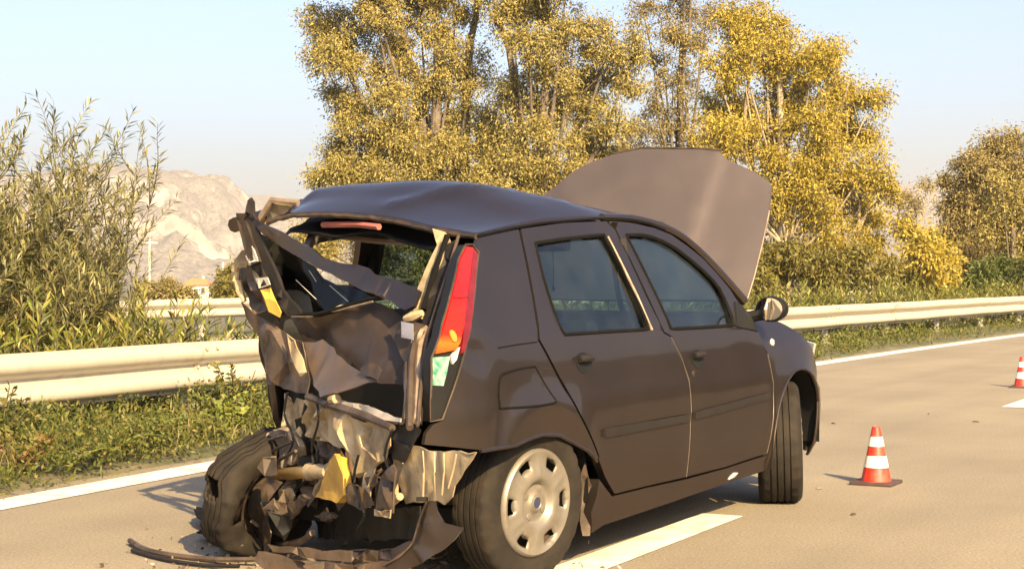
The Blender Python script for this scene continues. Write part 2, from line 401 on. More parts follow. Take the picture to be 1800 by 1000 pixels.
# ------------------------------------------------------------------ guardrails
M_rail = mat('galvanised_rail', (.4, .37, .32), rough=.5, metal=.25, var=.16, scale=5, dirt=(.24, .19, .14), dirt_amt=.45, dirt_scale=5, bump=.05, bscale=25)
M_post = mat('galvanised_post', (.4, .38, .35), rough=.55, metal=.3, var=.15, scale=9)
M_bolt = mat('rusty_bolt', (.5, .42, .33), rough=.5, metal=.3, color2=(.2, .1, .05), scale=40)
W_PROF = [(dd_, z_ * 1.13) for dd_, z_ in [(0, 0), (-.004, .018), (-.07, .04), (-.082, .058), (-.082, .085), (-.068, .105), (-.006, .135), (0, .155), (-.006, .175), (-.068, .205), (-.082, .225), (-.082, .252), (-.07, .27), (-.004, .292), (0, .31)]]
def rail(label, d0, top, s0, s1, bolts_to, group=None, lowz=0., post_step=3.6, phase=0.):
    root = empty('guardrail', (*path(s0, d0), 0)); tag(root, label, 'guardrail', group)
    off = Vector((*path(s0, d0), 0)); rnd = random.Random(int(d0 * 10) + int(s0))
    k = 0; s = s0
    while s < s1:
        e = min(s + post_step, s1) + .16; v = []; f = []; n = 8; dz0 = dz1 = 0; lap = .008 if k % 2 else 0
        for i in range(n + 1):
            t = i / n; ss = s + (e - s) * t
            wob = .007 * math.sin(ss * 2.3) + .006 * math.sin(ss * .7 + 1)
            for (dd, z) in W_PROF:
                p = path(ss, d0 + dd + lap + wob * .5); v.append(Vector((p.x, p.y, top - .35 + z + dz0 * (1 - t) + dz1 * t + wob * .3)) - off)
        m_ = len(W_PROF)
        for i in range(n):
            for j in range(m_ - 1): f.append([i * m_ + j, i * m_ + j + 1, (i + 1) * m_ + j + 1, (i + 1) * m_ + j])
        b = mesh_obj('beam', v, f, M_rail, root, True, 50)
        md = b.modifiers.new('thickness', 'SOLIDIFY'); md.thickness = .004; md.use_rim = False
        p = path(s + .08, d0 + .09); h = heading(s)
        q = MB()
        for c, dm in (((0, 0, 0), (.006, .1, 1)), ((.03, .05, 0), (.06, .006, 1)), ((.03, -.05, 0), (.06, .006, 1))):
            q.box((c[0], c[1], (top - .05 - lowz) / 2 - .25), (dm[0], dm[1], top - .05 - lowz + .5))
        po = q.build('post', M_post, root, False); po.location = Vector((p.x, p.y, lowz)) - off; po.rotation_euler.z = -h + math.pi
        sp = MB().box((0, 0, 0), (.1, .11, .2)).build('spacer_block', M_post, root, False); pp = path(s + .08, d0 + .034); sp.location = Vector((pp.x, pp.y, top - .155)) - off; sp.rotation_euler.z = -h
        sp.scale = (.4, 1, 1)
        if s < bolts_to:
            for ds in (.03, .16):
                for (dd, z) in ((-.088, .303), (-.012, .175), (-.088, .068)):
                    pb = path(s + ds, d0 + dd)
                    bo = MB().lathe([(0, .012), (.008, .011), (.013, .006), (.015, 0), (.015, -.004)], 8).build('bolt', M_bolt, root)
                    bo.location = Vector((pb.x, pb.y, top - .35 + z)) - off; bo.rotation_euler.z = -h + math.pi / 2 + math.pi / 2 + math.pi / 2 - math.pi / 2
        s += post_step; k += 1
    return root
rail('galvanised steel guardrail with W beam running along the road behind the car', 1.42, .62, -8.7, 90, 25, lowz=.0, post_step=3.1)
rail('distant second guardrail across the far carriageway beyond the oleander hedge', 12.4, .66, 6, 105, 0, lowz=0, post_step=4)

# ------------------------------------------------------------------ mountains
def mountain_mat(name, rock, scrub, sc):
    m = bpy.data.materials.new(name); m.use_nodes = True; nt = m.node_tree; n = nt.nodes; l = nt.links; b = n['Principled BSDF']
    tc = n.new('ShaderNodeTexCoord'); ge = n.new('ShaderNodeNewGeometry')
    def nz(s, d=8, r=.6):
        x = n.new('ShaderNodeTexNoise'); x.inputs['Scale'].default_value = s; x.inputs['Detail'].default_value = d; x.inputs['Roughness'].default_value = r; l.new(tc.outputs['Object'], x.inputs['Vector']); return x
    a = nz(sc, 10, .7); r = n.new('ShaderNodeValToRGB'); e = r.color_ramp.elements; e[0].position = .3; e[1].position = .7
    e[0].color = tuple(c * .45 for c in rock) + (1,); e[1].color = tuple(c * 1.15 for c in rock) + (1,); l.new(a.outputs[0], r.inputs[0])
    sx = n.new('ShaderNodeSeparateXYZ'); l.new(ge.outputs['Normal'], sx.inputs[0])
    b2 = nz(sc * 2.5, 8, .75); ad = n.new('ShaderNodeMath'); ad.operation = 'ADD'; l.new(b2.outputs[0], ad.inputs[0])
    ml = n.new('ShaderNodeMath'); ml.operation = 'MULTIPLY'; ml.inputs[1].default_value = .75; l.new(sx.outputs['Z'], ml.inputs[0]); l.new(ml.outputs[0], ad.inputs[1])
    r2 = n.new('ShaderNodeValToRGB'); e = r2.color_ramp.elements; e[0].position = .98; e[1].position = 1.1; l.new(ad.outputs[0], r2.inputs[0])
    mx = n.new('ShaderNodeMix'); mx.data_type = 'RGBA'; l.new(r2.outputs[0], mx.inputs['Factor']); l.new(r.outputs[0], mx.inputs['A']); 
    sn = nz(sc * 7, 5, .8); r3 = n.new('ShaderNodeValToRGB'); e = r3.color_ramp.elements; e[0].position = .42; e[0].color = tuple(c * .62 for c in scrub) + (1,); e[1].position = .58; e[1].color = tuple(.55 * a_ + .45 * b_ for a_, b_ in zip(scrub, rock)) + (1,); l.new(sn.outputs[0], r3.inputs[0]); l.new(r3.outputs[0], mx.inputs['B'])
    l.new(mx.outputs['Result'], b.inputs['Base Color']); b.inputs['Roughness'].default_value = .95; b.inputs['Specular IOR Level'].default_value = .1
    return m
def mountain(name, prof, y_ridge, y_base, m, x0, x1, nx, ny, rough, seed, label):
    """prof: (x, height) of the ridge line"""
    v = []; f = []; xs = np.linspace(x0, x1, nx); px = [p[0] for p in prof]; pz = [p[1] for p in prof]
    for j in range(ny):
        t = j / (ny - 1)
        for i, x in enumerate(xs):
            hr = float(np.interp(x, px, pz))
            if t <= .75:
                q = t / .75; sh = .38 * q + .62 * max(0, (q - .45) / .55) ** 1.15
            else: q = (t - .75) / .25; sh = 1 - .5 * q
            y = y_base + (y_ridge - y_base) * (t / .75)
            q3 = Vector((x, y, seed * 100.)) / 240
            nn = noise.fractal(q3, .9, 2.1, 6) * rough + abs(noise.fractal(q3 * 3.1, .8, 2., 5)) * rough * .55
            w = min(1, sh * 2.2) * (0.12 if abs(t - .75) < .01 else 1)
            z = -8 + (hr + 8) * sh + nn * w * (.5 if t > .6 else 1)
            v.append((x, y + noise.noise(q3 * 5) * 35 * w, min(z, hr * 1.0 + 3) if t < .75 else z))
    for j in range(ny - 1):
        for i in range(nx - 1): f.append([j * nx + i, j * nx + i + 1, (j + 1) * nx + i + 1, (j + 1) * nx + i])
    o = mesh_obj(name, v, f, m, None, True, 60)
    return tag(o, kind='structure')
M_m1 = mountain_mat('limestone_scrub', (.28, .245, .23), (.13, .125, .115), .06)
M_m2 = mountain_mat('far_hill', (.28, .23, .2), (.13, .12, .1), .03)
YR = 1500.
def rx(px, Y): return (px - 900) * Y / 3039
def rz(py, Y): return 1.11 + (480 - py) * Y / 3039
mountain('mountain', [(rx(a, YR), rz(b, YR)) for a, b in [(-1600, 420), (-900, 330), (-300, 318), (0, 322), (120, 310), (200, 303), (235, 302), (280, 305), (330, 313), (370, 322), (392, 327), (402, 343), (420, 356), (450, 395), (520, 430), (640, 462), (800, 482), (1000, 490)]], YR, 850., M_m1, rx(-1600, YR), rx(1000, YR), 420, 130, 40, 1, '')
YR2 = 2500.
mountain('far_hills', [(rx(a, YR2), rz(b, YR2)) for a, b in [(-2500, 380), (0, 350), (300, 345), (420, 342), (470, 342), (530, 349), (640, 356), (800, 372), (1000, 380), (1250, 360), (1450, 330), (1560, 321), (1640, 322), (1750, 332), (1900, 338), (2400, 350), (4200, 400)]], YR2, 1700., M_m2, rx(-2500, YR2), rx(4200, YR2), 260, 60, 34, 5, '')

# ------------------------------------------------------------------ far house and poles
hx, hY = rx(349, 420), 420.
h = empty('house', (hx, hY, -4.9)); tag(h, 'small cream house with orange tiled roof far behind the guardrail', 'house')
M_wall = mat('cream_render', (.62, .55, .42), rough=.9, var=.08, scale=1)
M_tile = mat('orange_roof_tile', (.5, .14, .05), rough=.8, var=.3, scale=3, bump=.4, bscale=6)
M_dark = mat('dark_opening', (.03, .03, .035), rough=.4)
MB().box((0, 0, 1.5), (6.2, 7, 3.2)).build('wall', M_wall, h, False)
MB().add([(-3.6, -4, 3.1), (3.6, -4, 3.1), (3.6, 4, 3.1), (-3.6, 4, 3.1), (-1.6, 0, 4.7), (1.6, 0, 4.7)], [[0, 1, 5, 4], [1, 2, 5], [2, 3, 4, 5], [3, 0, 4], [3, 2, 1, 0]]).build('roof', M_tile, h, False)
MB().box((1.1, .8, 4.8), (.5, .5, .9)).build('chimney', M_wall, h, False)
for x in (-1.9, 1.7): MB().box((x, -3.52, 1.9), (.9, .1, 1.2)).build('window', M_dark, h, False)
MB().box((0, -3.52, 1.1), (1, .1, 2.2)).build('door', M_dark, h, False)
M_pole = mat('pale_pole', (.5, .46, .4), rough=.8)
def pole(px, ytop, Y, r, label, arm):
    t = empty('utility_pole', (rx(px, Y), Y, -4.8)); tag(t, label, 'pole')
    zt = rz(ytop, Y) + 4.8
    MB().tube([(0, 0, 0), (0, 0, zt)], [r * 1.25, r * .8], 10).build('shaft', M_pole, t)
    if arm: MB().box((0, 0, zt - .5), (1.6, .12, .12)).build('crossarm', M_pole, t, False)
pole(263, 418, 170, .11, 'thin pale utility pole beside the large bush on the left', True)
pole(392, 461, 260, .16, 'short pale pole standing behind the house bush', False)

# ------------------------------------------------------------------ trees
M_bark = mat('pale_bark', (.12, .095, .075), rough=.9, var=.3, scale=4, bump=.5, bscale=20, color2=(.06, .048, .038))
M_bark2 = mat('bright_bark', (.3, .25, .18), rough=.85, color2=(.15, .12, .085), scale=3)
L_gold = leaf_mat('golden_olive_leaves', [(.1, .09, .025), (.19, .16, .045), (.28, .225, .06), (.26, .22, .085), (.36, .3, .1)], .3)
L_yel = leaf_mat('yellow_leaves', [(.15, .125, .02), (.28, .22, .035), (.4, .31, .045), (.36, .28, .07), (.2, .18, .04)], .35)
L_brown = leaf_mat('brownish_leaves', [(.09, .075, .03), (.18, .145, .055), (.25, .195, .075), (.19, .16, .05)], .25)
L_olive = leaf_mat('olive_leaves', [(.06, .06, .018), (.12, .11, .025), (.18, .15, .03), (.14, .12, .04)], .3)
L_green = leaf_mat('green_leaves', [(.035, .05, .012), (.07, .09, .02), (.11, .12, .03)], .3)
def tree(name, label, cat, X, Y, zb, trunk_top, lobes, leafm, barkm, dens=1., leaf=(.115, .045), tr=.22, seed=1, group=None, depth=.8, droop=.5, twigs=0, trunk_paths=None, clump=.33):
    """lobes: (x, z, r) masses of foliage in the crown; limbs reach every lobe; leaves hang in small clumps inside the lobes"""
    rs = np.random.default_rng(seed); rnd = random.Random(seed)
    t = empty(name, (X, Y, zb)); tag(t, label, cat, group)
    tb = MB(); top = Vector((trunk_top[0] - X, 0, trunk_top[1] - zb))
    mid = Vector((top.x * .4 + rnd.uniform(-.2, .2), rnd.uniform(-.2, .2), top.z * .5))
    tb.tube(smooth_line([(0, 0, -.3), tuple(mid), tuple(top)], 5), [tr * (1 - .06 * i) for i in range(11)], 10)
    C_ = []; D_ = []; N_ = []; L_ = []; W_ = []
    for (lx, lz, r) in lobes:
        c = Vector((lx - X, rnd.uniform(-1, 1) * depth * 1.6, lz - zb))
        k = min(1., max(.25, .25 + .6 * (c.z / max(.1, top.z)) * .6)); st = Vector((0, 0, -.3)).lerp(top, k) if c.z < top.z * 1.2 else top * .92
        q1 = st.lerp(c, .5) + Vector((rnd.uniform(-.2, .2), rnd.uniform(-.3, .3), -.12 * (c - st).length)) * (1 if c.z > st.z else 0)
        tb.tube(smooth_line([tuple(st), tuple(q1), tuple(c)], 3), [tr * .26, tr * .23, tr * .2, tr * .17, tr * .14, tr * .1, tr * .06], 6)
        nc = max(5, int(24 * dens * (r / clump / 3.2) ** 2))
        for _ in range(nc):
            d = rs.normal(size=3); d /= np.linalg.norm(d); rr = r * (rs.random() ** .42)
            cc = np.array(c) + d * np.array([1, depth, 1]) * rr
            if rnd.random() < .3: tb.tube([tuple(c), tuple(cc)], [tr * .1, .008], 4, False)
            n = int(max(8, 270 * dens * rs.uniform(.5, 1.3))); cr = clump * rs.uniform(.7, 1.4)
            g = rs.normal(size=(n, 3)) * cr * np.array([.55, .55, .5]); C_.append(cc + g)
            dd = rs.normal(size=(n, 3)) + np.array([0, 0, -droop * 1.8]) + g / cr * .6; D_.append(dd); N_.append(rs.normal(size=(n, 3)))
            L_.append(rs.uniform(.45, 1.6, n) * leaf[0]); W_.append(rs.uniform(.7, 1.3, n) * leaf[1])
    for _ in range(twigs):
        lx, lz, r = rnd.choice(lobes); c = Vector((lx - X, 0, lz - zb)); a = rnd.uniform(0, 6.28); e = c + Vector((math.cos(a) * r * 1.35, rnd.uniform(-.3, .3), math.sin(a) * r * 1.35))
        tb.tube(smooth_line([tuple(c), tuple(c.lerp(e, .5) + Vector((0, 0, rnd.uniform(-.1, .1)))), tuple(e)], 3), [.02, .018, .015, .012, .01, .008, .004], 4, False)
    if trunk_paths:
        for pts, r0, r1 in trunk_paths:
            pp = smooth_line([(a - X, b_, c - zb) for a, b_, c in pts], 4); tb.tube(pp, [r0 + (r1 - r0) * i / (len(pp) - 1) for i in range(len(pp))], 7)
    tb.build('trunk', barkm, t)
    o = leaf_mesh('crown', np.concatenate(C_), np.concatenate(D_), np.concatenate(N_), np.concatenate(L_), np.concatenate(W_), leafm, t)
    return t
YA = 58.
tree('eucalyptus_tree', 'tall golden eucalyptus tree rising left of centre behind the crashed car', 'tree', rx(760, YA), YA, -5, (-2.48,9.13), [(-6.49,9.79,0.73),(-5.73,9.22,1.05),(-4.58,9.89,1.15),(-6.49,8.46,0.61),(-5.53,8.17,0.86),(-3.15,10.08,0.95),(-4.96,11.42,1.34),(-2.67,11.61,1.53),(-3.82,8.93,0.86),(-4.20,7.79,0.80),(-2.48,8.84,0.95),(-1.91,9.89,0.76),(-2.96,7.50,0.86),(-5.73,6.84,0.69),(-5.25,6.36,0.86),(-6.30,7.22,0.42),(-5.92,5.27,0.80),(-6.30,4.55,0.57),(-4.96,5.12,1.05),(-5.53,4.16,0.95),(-3.82,6.07,1.15),(-3.82,4.55,1.24),(-2.48,6.17,1.15),(-2.10,7.41,0.76),(-1.34,7.98,0.76),(-2.29,4.74,1.15),(-0.95,6.26,0.95),(-1.15,4.55,1.15),(-4.20,3.40,1.34),(-2.29,3.02,1.53),(-5.73,3.02,1.15),(-6.49,2.06,0.95),(-4.96,1.87,1.15),(-3.05,1.68,1.15),(-1.15,1.87,1.15)], L_gold, M_bark, seed=11, tr=.34, twigs=40,
     trunk_paths=[([(rx(790,YA),0,-4),(rx(740,YA),.5,rz(200,YA)),(rx(715,YA),.5,rz(90,YA)),(rx(690,YA),0,rz(-40,YA))],.2,.05),([(rx(800,YA),0,-4),(rx(820,YA),.5,rz(150,YA)),(rx(835,YA),.5,rz(30,YA)),(rx(850,YA),0,rz(-80,YA))],.2,.06),([(rx(760,YA),0,-2),(rx(700,YA),0,rz(180,YA)),(rx(640,YA),0,rz(100,YA))],.12,.03)])
YB = 56.
tree('eucalyptus_tree', 'dense golden eucalyptus tree directly behind the raised bonnet left edge', 'tree', rx(950, YB), YB, -5, (1.11,8.85), [(0.00,9.40,0.77),(0.92,9.77,1.01),(2.03,8.85,1.01),(3.22,8.57,0.83),(3.87,8.11,0.52),(0.55,8.30,0.83),(1.47,7.56,1.01),(2.76,7.38,0.92),(0.00,7.19,0.64),(3.59,7.19,0.59),(0.74,6.27,1.11),(2.03,6.09,1.11),(3.22,5.99,0.70),(-0.37,5.16,0.92),(1.11,4.80,1.20),(2.58,4.80,1.11),(0.00,11.06,1.47),(1.84,11.24,1.47),(0.37,3.69,1.29),(2.03,3.51,1.47),(3.13,4.43,0.74),(-0.37,3.87,1.11)], L_gold, M_bark, seed=12, tr=.32, twigs=15,
     trunk_paths=[([(rx(940,YB),0,-4),(rx(905,YB),.5,rz(150,YB)),(rx(870,YB),.5,rz(20,YB)),(rx(880,YB),0,rz(-60,YB))],.16,.05)])
YC = 66.
tree('eucalyptus_tree', 'thin brownish sparse eucalyptus between the golden tree and the yellow tree', 'tree', rx(1190, YC), YC, -5, (6.52,10.23), [(5.00,11.32,0.61),(5.65,10.67,0.83),(6.52,11.32,0.98),(7.49,11.10,0.87),(6.30,9.69,0.87),(5.43,9.47,0.52),(6.84,8.71,0.78),(6.08,8.28,0.65),(5.21,7.84,0.52),(5.86,7.19,0.74),(6.73,7.41,0.74),(5.00,6.54,0.74),(6.30,6.11,0.98),(5.21,5.45,0.87),(7.17,10.23,0.76),(6.52,12.62,1.30),(7.38,5.89,0.87),(4.56,6.11,0.65)], L_brown, M_bark, dens=.62, seed=13, tr=.25, twigs=60, clump=.3,
     trunk_paths=[([(rx(1200,YC),0,-4),(rx(1195,YC),-.3,rz(180,YC)),(rx(1210,YC),-.3,rz(60,YC)),(rx(1215,YC),0,rz(-60,YC))],.1,.04)])
YD = 54.
tree('poplar_tree', 'bright yellow tree standing right of the raised bonnet', 'tree', rx(1400, YD), YD, -5, (8.35,8.04), [(6.93,8.84,0.75),(7.73,9.11,0.75),(8.26,8.66,0.62),(7.11,7.95,0.80),(6.40,7.33,0.62),(8.00,7.77,0.80),(8.71,7.51,0.62),(9.33,7.68,0.80),(9.95,7.95,0.62),(8.88,6.71,0.80),(10.13,7.15,0.80),(10.66,6.44,0.75),(11.28,6.53,0.46),(6.57,6.44,0.68),(7.46,6.53,0.75),(6.40,5.46,0.71),(7.29,5.37,0.80),(8.35,5.73,0.80),(9.42,5.82,0.89),(10.48,5.46,0.89),(11.19,5.55,0.57),(8.00,4.66,0.80),(9.06,4.49,0.89),(10.13,4.40,0.89),(11.02,4.49,0.62),(11.46,3.60,0.60),(10.66,3.42,0.80),(9.60,3.24,0.89),(8.62,3.42,0.80),(11.37,2.89,0.46),(8.53,2.35,0.89),(9.77,2.00,0.89),(10.84,2.18,0.71)], L_yel, M_bark2, seed=14, tr=.2, twigs=20, dens=1.05,
     trunk_paths=[([(rx(1330,YD),0,-4),(rx(1325,YD),.4,rz(290,YD)),(rx(1312,YD),.4,rz(200,YD)),(rx(1320,YD),-.5,rz(100,YD))],.1,.04),([(rx(1375,YD),0,-4),(rx(1372,YD),.3,rz(320,YD)),(rx(1380,YD),.4,rz(240,YD)),(rx(1400,YD),.2,rz(130,YD))],.1,.04),([(rx(1480,YD),0,-4),(rx(1482,YD),.3,rz(330,YD)),(rx(1475,YD),.4,rz(240,YD)),(rx(1485,YD),-.5,rz(150,YD))],.07,.03),([(rx(1507,YD),0,-4),(rx(1507,YD),-.2,rz(410,YD)),(rx(1512,YD),-.2,rz(330,YD))],.08,.03),([(rx(1507,YD),-.2,rz(410,YD)),(rx(1525,YD),-.2,rz(370,YD)),(rx(1545,YD),-1.3,rz(345,YD))],.04,.02)])
YE = 62.
tree('acacia_tree', 'broad olive tree at the right edge of the view behind the guardrail', 'tree', rx(1740, YE), YE, -5, (17.14,3.97), [(17.14,5.29,0.78),(17.95,5.50,0.71),(16.32,4.58,0.86),(15.71,3.86,0.69),(17.34,4.37,1.02),(18.36,4.58,0.92),(19.18,4.78,1.22),(16.12,3.15,0.92),(17.14,2.95,1.02),(18.36,3.15,1.12),(15.71,2.33,0.71),(16.73,1.93,1.02),(17.95,1.72,1.02),(19.18,2.33,1.22),(16.32,1.31,0.82),(17.55,0.91,1.02),(18.97,0.91,1.02)], L_brown, M_bark, seed=15, tr=.3, dens=1.25)
tree('acacia_tree', 'orange tinted tree at the far right edge in front of the olive tree', 'tree', rx(1790, 57), 57, -5, (16.51,2.61), [(16.13,3.92,0.64),(16.32,2.99,0.64),(15.85,2.42,0.53),(16.88,3.17,0.75),(16.69,2.05,0.83),(17.44,2.24,0.94)], L_gold, M_bark, seed=16, tr=.2, dens=.9)
tree('young_tree', 'small yellow bushy tree between the bonnet tree and right edge trees', 'tree', rx(1630, 48), 48, -4.4, (11.53,1.74), [(11.37,2.22,0.35),(11.77,1.90,0.38),(11.06,1.74,0.32),(12.00,1.50,0.35),(11.45,1.43,0.44),(10.90,1.27,0.32),(11.92,1.03,0.41),(11.21,0.95,0.44),(11.69,0.72,0.47)], L_yel, M_bark2, seed=17, tr=.1, dens=.9, leaf=(.15, .06), clump=.25)
tree('bare_sapling', 'thin nearly leafless sapling against the distant hill on the right', 'tree', rx(1602, 52), 52, -4.6, (12.03,3.51), [(11.98,3.33,0.24),(12.18,2.99,0.24),(11.89,2.74,0.27),(12.15,2.39,0.31),(11.93,2.05,0.31),(12.32,3.68,0.17)], L_brown, M_bark2, seed=18, tr=.07, dens=.3, leaf=(.1, .03), twigs=80, clump=.2)
tree('tall_shrub', 'dark green shrub growing beneath the bright yellow tree', 'shrub', rx(1390, 46), 46, -4, (7.42,1.41), [(6.81,1.49,0.48),(7.42,1.72,0.45),(7.87,1.26,0.54),(7.11,0.96,0.54),(8.48,1.19,0.51),(9.08,1.26,0.45),(9.54,1.11,0.39),(6.66,0.81,0.45),(8.17,0.73,0.51)], L_olive, M_bark, seed=19, tr=.08, dens=1.0, leaf=(.14, .05), clump=.25)
tree('tall_shrub', 'olive shrub growing beside the far house', 'shrub', rx(395, 60), 60, -4.6, (-9.97,0.72), [(-9.87,0.81,0.51),(-9.38,1.01,0.51),(-9.87,0.32,0.51),(-9.18,0.52,0.51),(-8.79,0.91,0.51),(-8.29,0.72,0.59)], L_olive, M_bark, seed=20, tr=.08, dens=1.1, leaf=(.16, .06), clump=.25)
tree('tall_shrub', 'low brown shrub left of the far house', 'shrub', rx(285, 62), 62, -4.6, (-12.55,0.50), [(-12.85,0.40,0.37),(-12.34,0.50,0.37),(-11.83,0.29,0.37),(-13.26,0.29,0.37),(-12.24,0.09,0.45)], L_brown, M_bark, seed=21, tr=.06, dens=1, leaf=(.14, .06), clump=.22)
tree('tall_shrub', 'green roadside shrub low behind the hedge at the right edge', 'shrub', rx(1740, 50), 50, -4, (13.82,1.11), [(13.16,0.95,0.39),(13.74,1.03,0.43),(14.31,1.11,0.46),(14.81,1.19,0.49),(15.47,1.27,0.49),(12.67,0.83,0.30)], L_green, M_bark, seed=22, tr=.06, dens=1.1, leaf=(.14, .05), clump=.22)

# ------------------------------------------------------------------ oleanders
L_ole = leaf_mat('oleander_leaves', [(.05, .07, .015), (.1, .12, .02), (.16, .17, .03), (.2, .19, .045), (.14, .1, .03)], .25, .4)
L_ole2 = leaf_mat('tall_oleander_leaves', [(.06, .065, .025), (.12, .12, .045), (.18, .17, .065), (.21, .18, .08)], .25, .4)
M_stem = mat('green_stem', (.07, .06, .03), rough=.8)
def oleander(name, label, cat, loc, height, spread, stems, nleaf, leafm, seed, leaf=(.13, .021), group=None, bare=.25, lean=.35):
    rs = np.random.default_rng(seed); rnd = random.Random(seed)
    t = empty(name, loc); tag(t, label, cat, group); tb = MB(); C_ = []; D_ = []
    def shoot(p0, d0, ln, n, b0):
        pts = []; p = Vector(p0); d = Vector(d0).normalized(); k = 6
        for i in range(k + 1):
            pts.append(p.copy()); p = p + d * ln / k; d = (d + Vector((rnd.uniform(-.1, .1), rnd.uniform(-.1, .1), .06))).normalized()
        tb.tube(pts, [(.009 if height < 1.5 else .0055) * (1 - .12 * i) for i in range(k + 1)], 4, False)
        for j in range(n):
            tt = b0 + (1 - b0) * (j + rnd.random()) / n; q = tt * k; i = min(k - 1, int(q)); b = pts[i].lerp(pts[i + 1], q - i); ax = (pts[i + 1] - pts[i]).normalized()
            a = rnd.uniform(0, 6.283); side = ax.orthogonal().normalized(); side.rotate(Matrix.Rotation(a, 3, ax))
            up = .55 + .9 * tt; C_.append(b); D_.append((side + ax * up * rnd.uniform(.6, 1.3)))
        return pts
    for _ in range(stems):
        a = rnd.uniform(0, 6.283); r = rnd.random() ** .5; st = Vector((math.cos(a) * spread * .35 * r, math.sin(a) * spread * .35 * r, 0))
        d = Vector((math.cos(a) * lean * r * 1.6, math.sin(a) * lean * r * 1.6, 1)); ln = height * rnd.uniform(.62, 1.06) * (1 - .25 * r)
        pts = shoot(st, d, ln, nleaf, bare)
        if height > 1.5:
            for _ in range(7):
                i = rnd.randint(1, 5); ang = rnd.uniform(0, 6.283); shoot(pts[i], Vector((math.cos(ang) * .7, math.sin(ang) * .7, .8)), height * rnd.uniform(.16, .33), int(nleaf * .7), .1)
    tb.build('stems', M_stem, t)
    C_ = np.array([tuple(x) for x in C_]); D_ = np.array([tuple(x) for x in D_]); n = len(C_)
    N_ = np.cross(D_, rs.normal(size=(n, 3)) * .3 + np.array([0, 0, 1])); N_ = np.cross(N_, D_) + rs.normal(size=(n, 3)) * .4
    leaf_mesh('foliage', C_, D_, N_, rs.uniform(.65, 1.25, n) * leaf[0], rs.uniform(.8, 1.2, n) * leaf[1], leafm, t, fold=.18, droop=.08)
    return t
def copy_tree(o, parent=None):
    c = o.copy(); col.objects.link(c); c.parent = parent
    for ch in o.children: copy_tree(ch, c)
    return c
protos = [oleander('oleander_shrub', 'x', 'shrub', (0, 0, 0), 1.0, .8, 26, 26, L_ole, 40 + i) for i in range(5)]
LEFT_L = 'low leafy oleander shrub in the hedge behind the guardrail left of the car'
RIGHT_L = 'low leafy oleander shrub in the hedge behind the guardrail right of the car'
rnd = random.Random(3); used = set(); s = -6.5; k = 0
while s < 42:
    pr = protos[k % 5]; o = pr if k < 5 else copy_tree(pr)
    d = 2.25 + rnd.uniform(-.25, .3); p = path(s, d); o.location = (p.x, p.y, .03); o.rotation_euler.z = rnd.uniform(0, 6.28)
    sc = rnd.uniform(.78, 1.05) + (.08 if s > 8 else 0); o.scale = (sc * 1.1, sc * 1.1, sc)
    left = p.x / p.y < -.08
    o['label'] = LEFT_L if left else RIGHT_L; o['group'] = 'oleanders left of the car' if left else 'oleanders right of the car'
    s += rnd.uniform(.45, .68) + max(0, s) * .012; k += 1
for i, (px, Y, hgt, lab) in enumerate([(-5, 13.6, 2.5, 'tall wispy oleander bush with narrow leaves at the left edge of view'), (98, 13.9, 2.75, 'tallest wispy oleander bush, its tip above the mountain on the left'), (140, 14.6, 1.45, 'rounded oleander bush overlapping the mountain slope beside the tall wispy one'), (-80, 13.8, 2.0, 'oleander bush cut off by the left edge of the view'), (55, 15.3, 1.7, 'oleander bush in between and behind the two tall wispy ones'), (25, 13.0, 1.55, 'rounded dense oleander bush in front of the wispy ones at left'), (125, 13.4, 1.35, 'low dense oleander bush at the right foot of the tall wispy one')]):
    oleander('oleander_bush', lab, 'bush', (rx(px, Y), Y, .05), hgt, 1.25, 30, 44, L_ole2, 60 + i, leaf=(.105, .015), bare=.12, lean=.19)

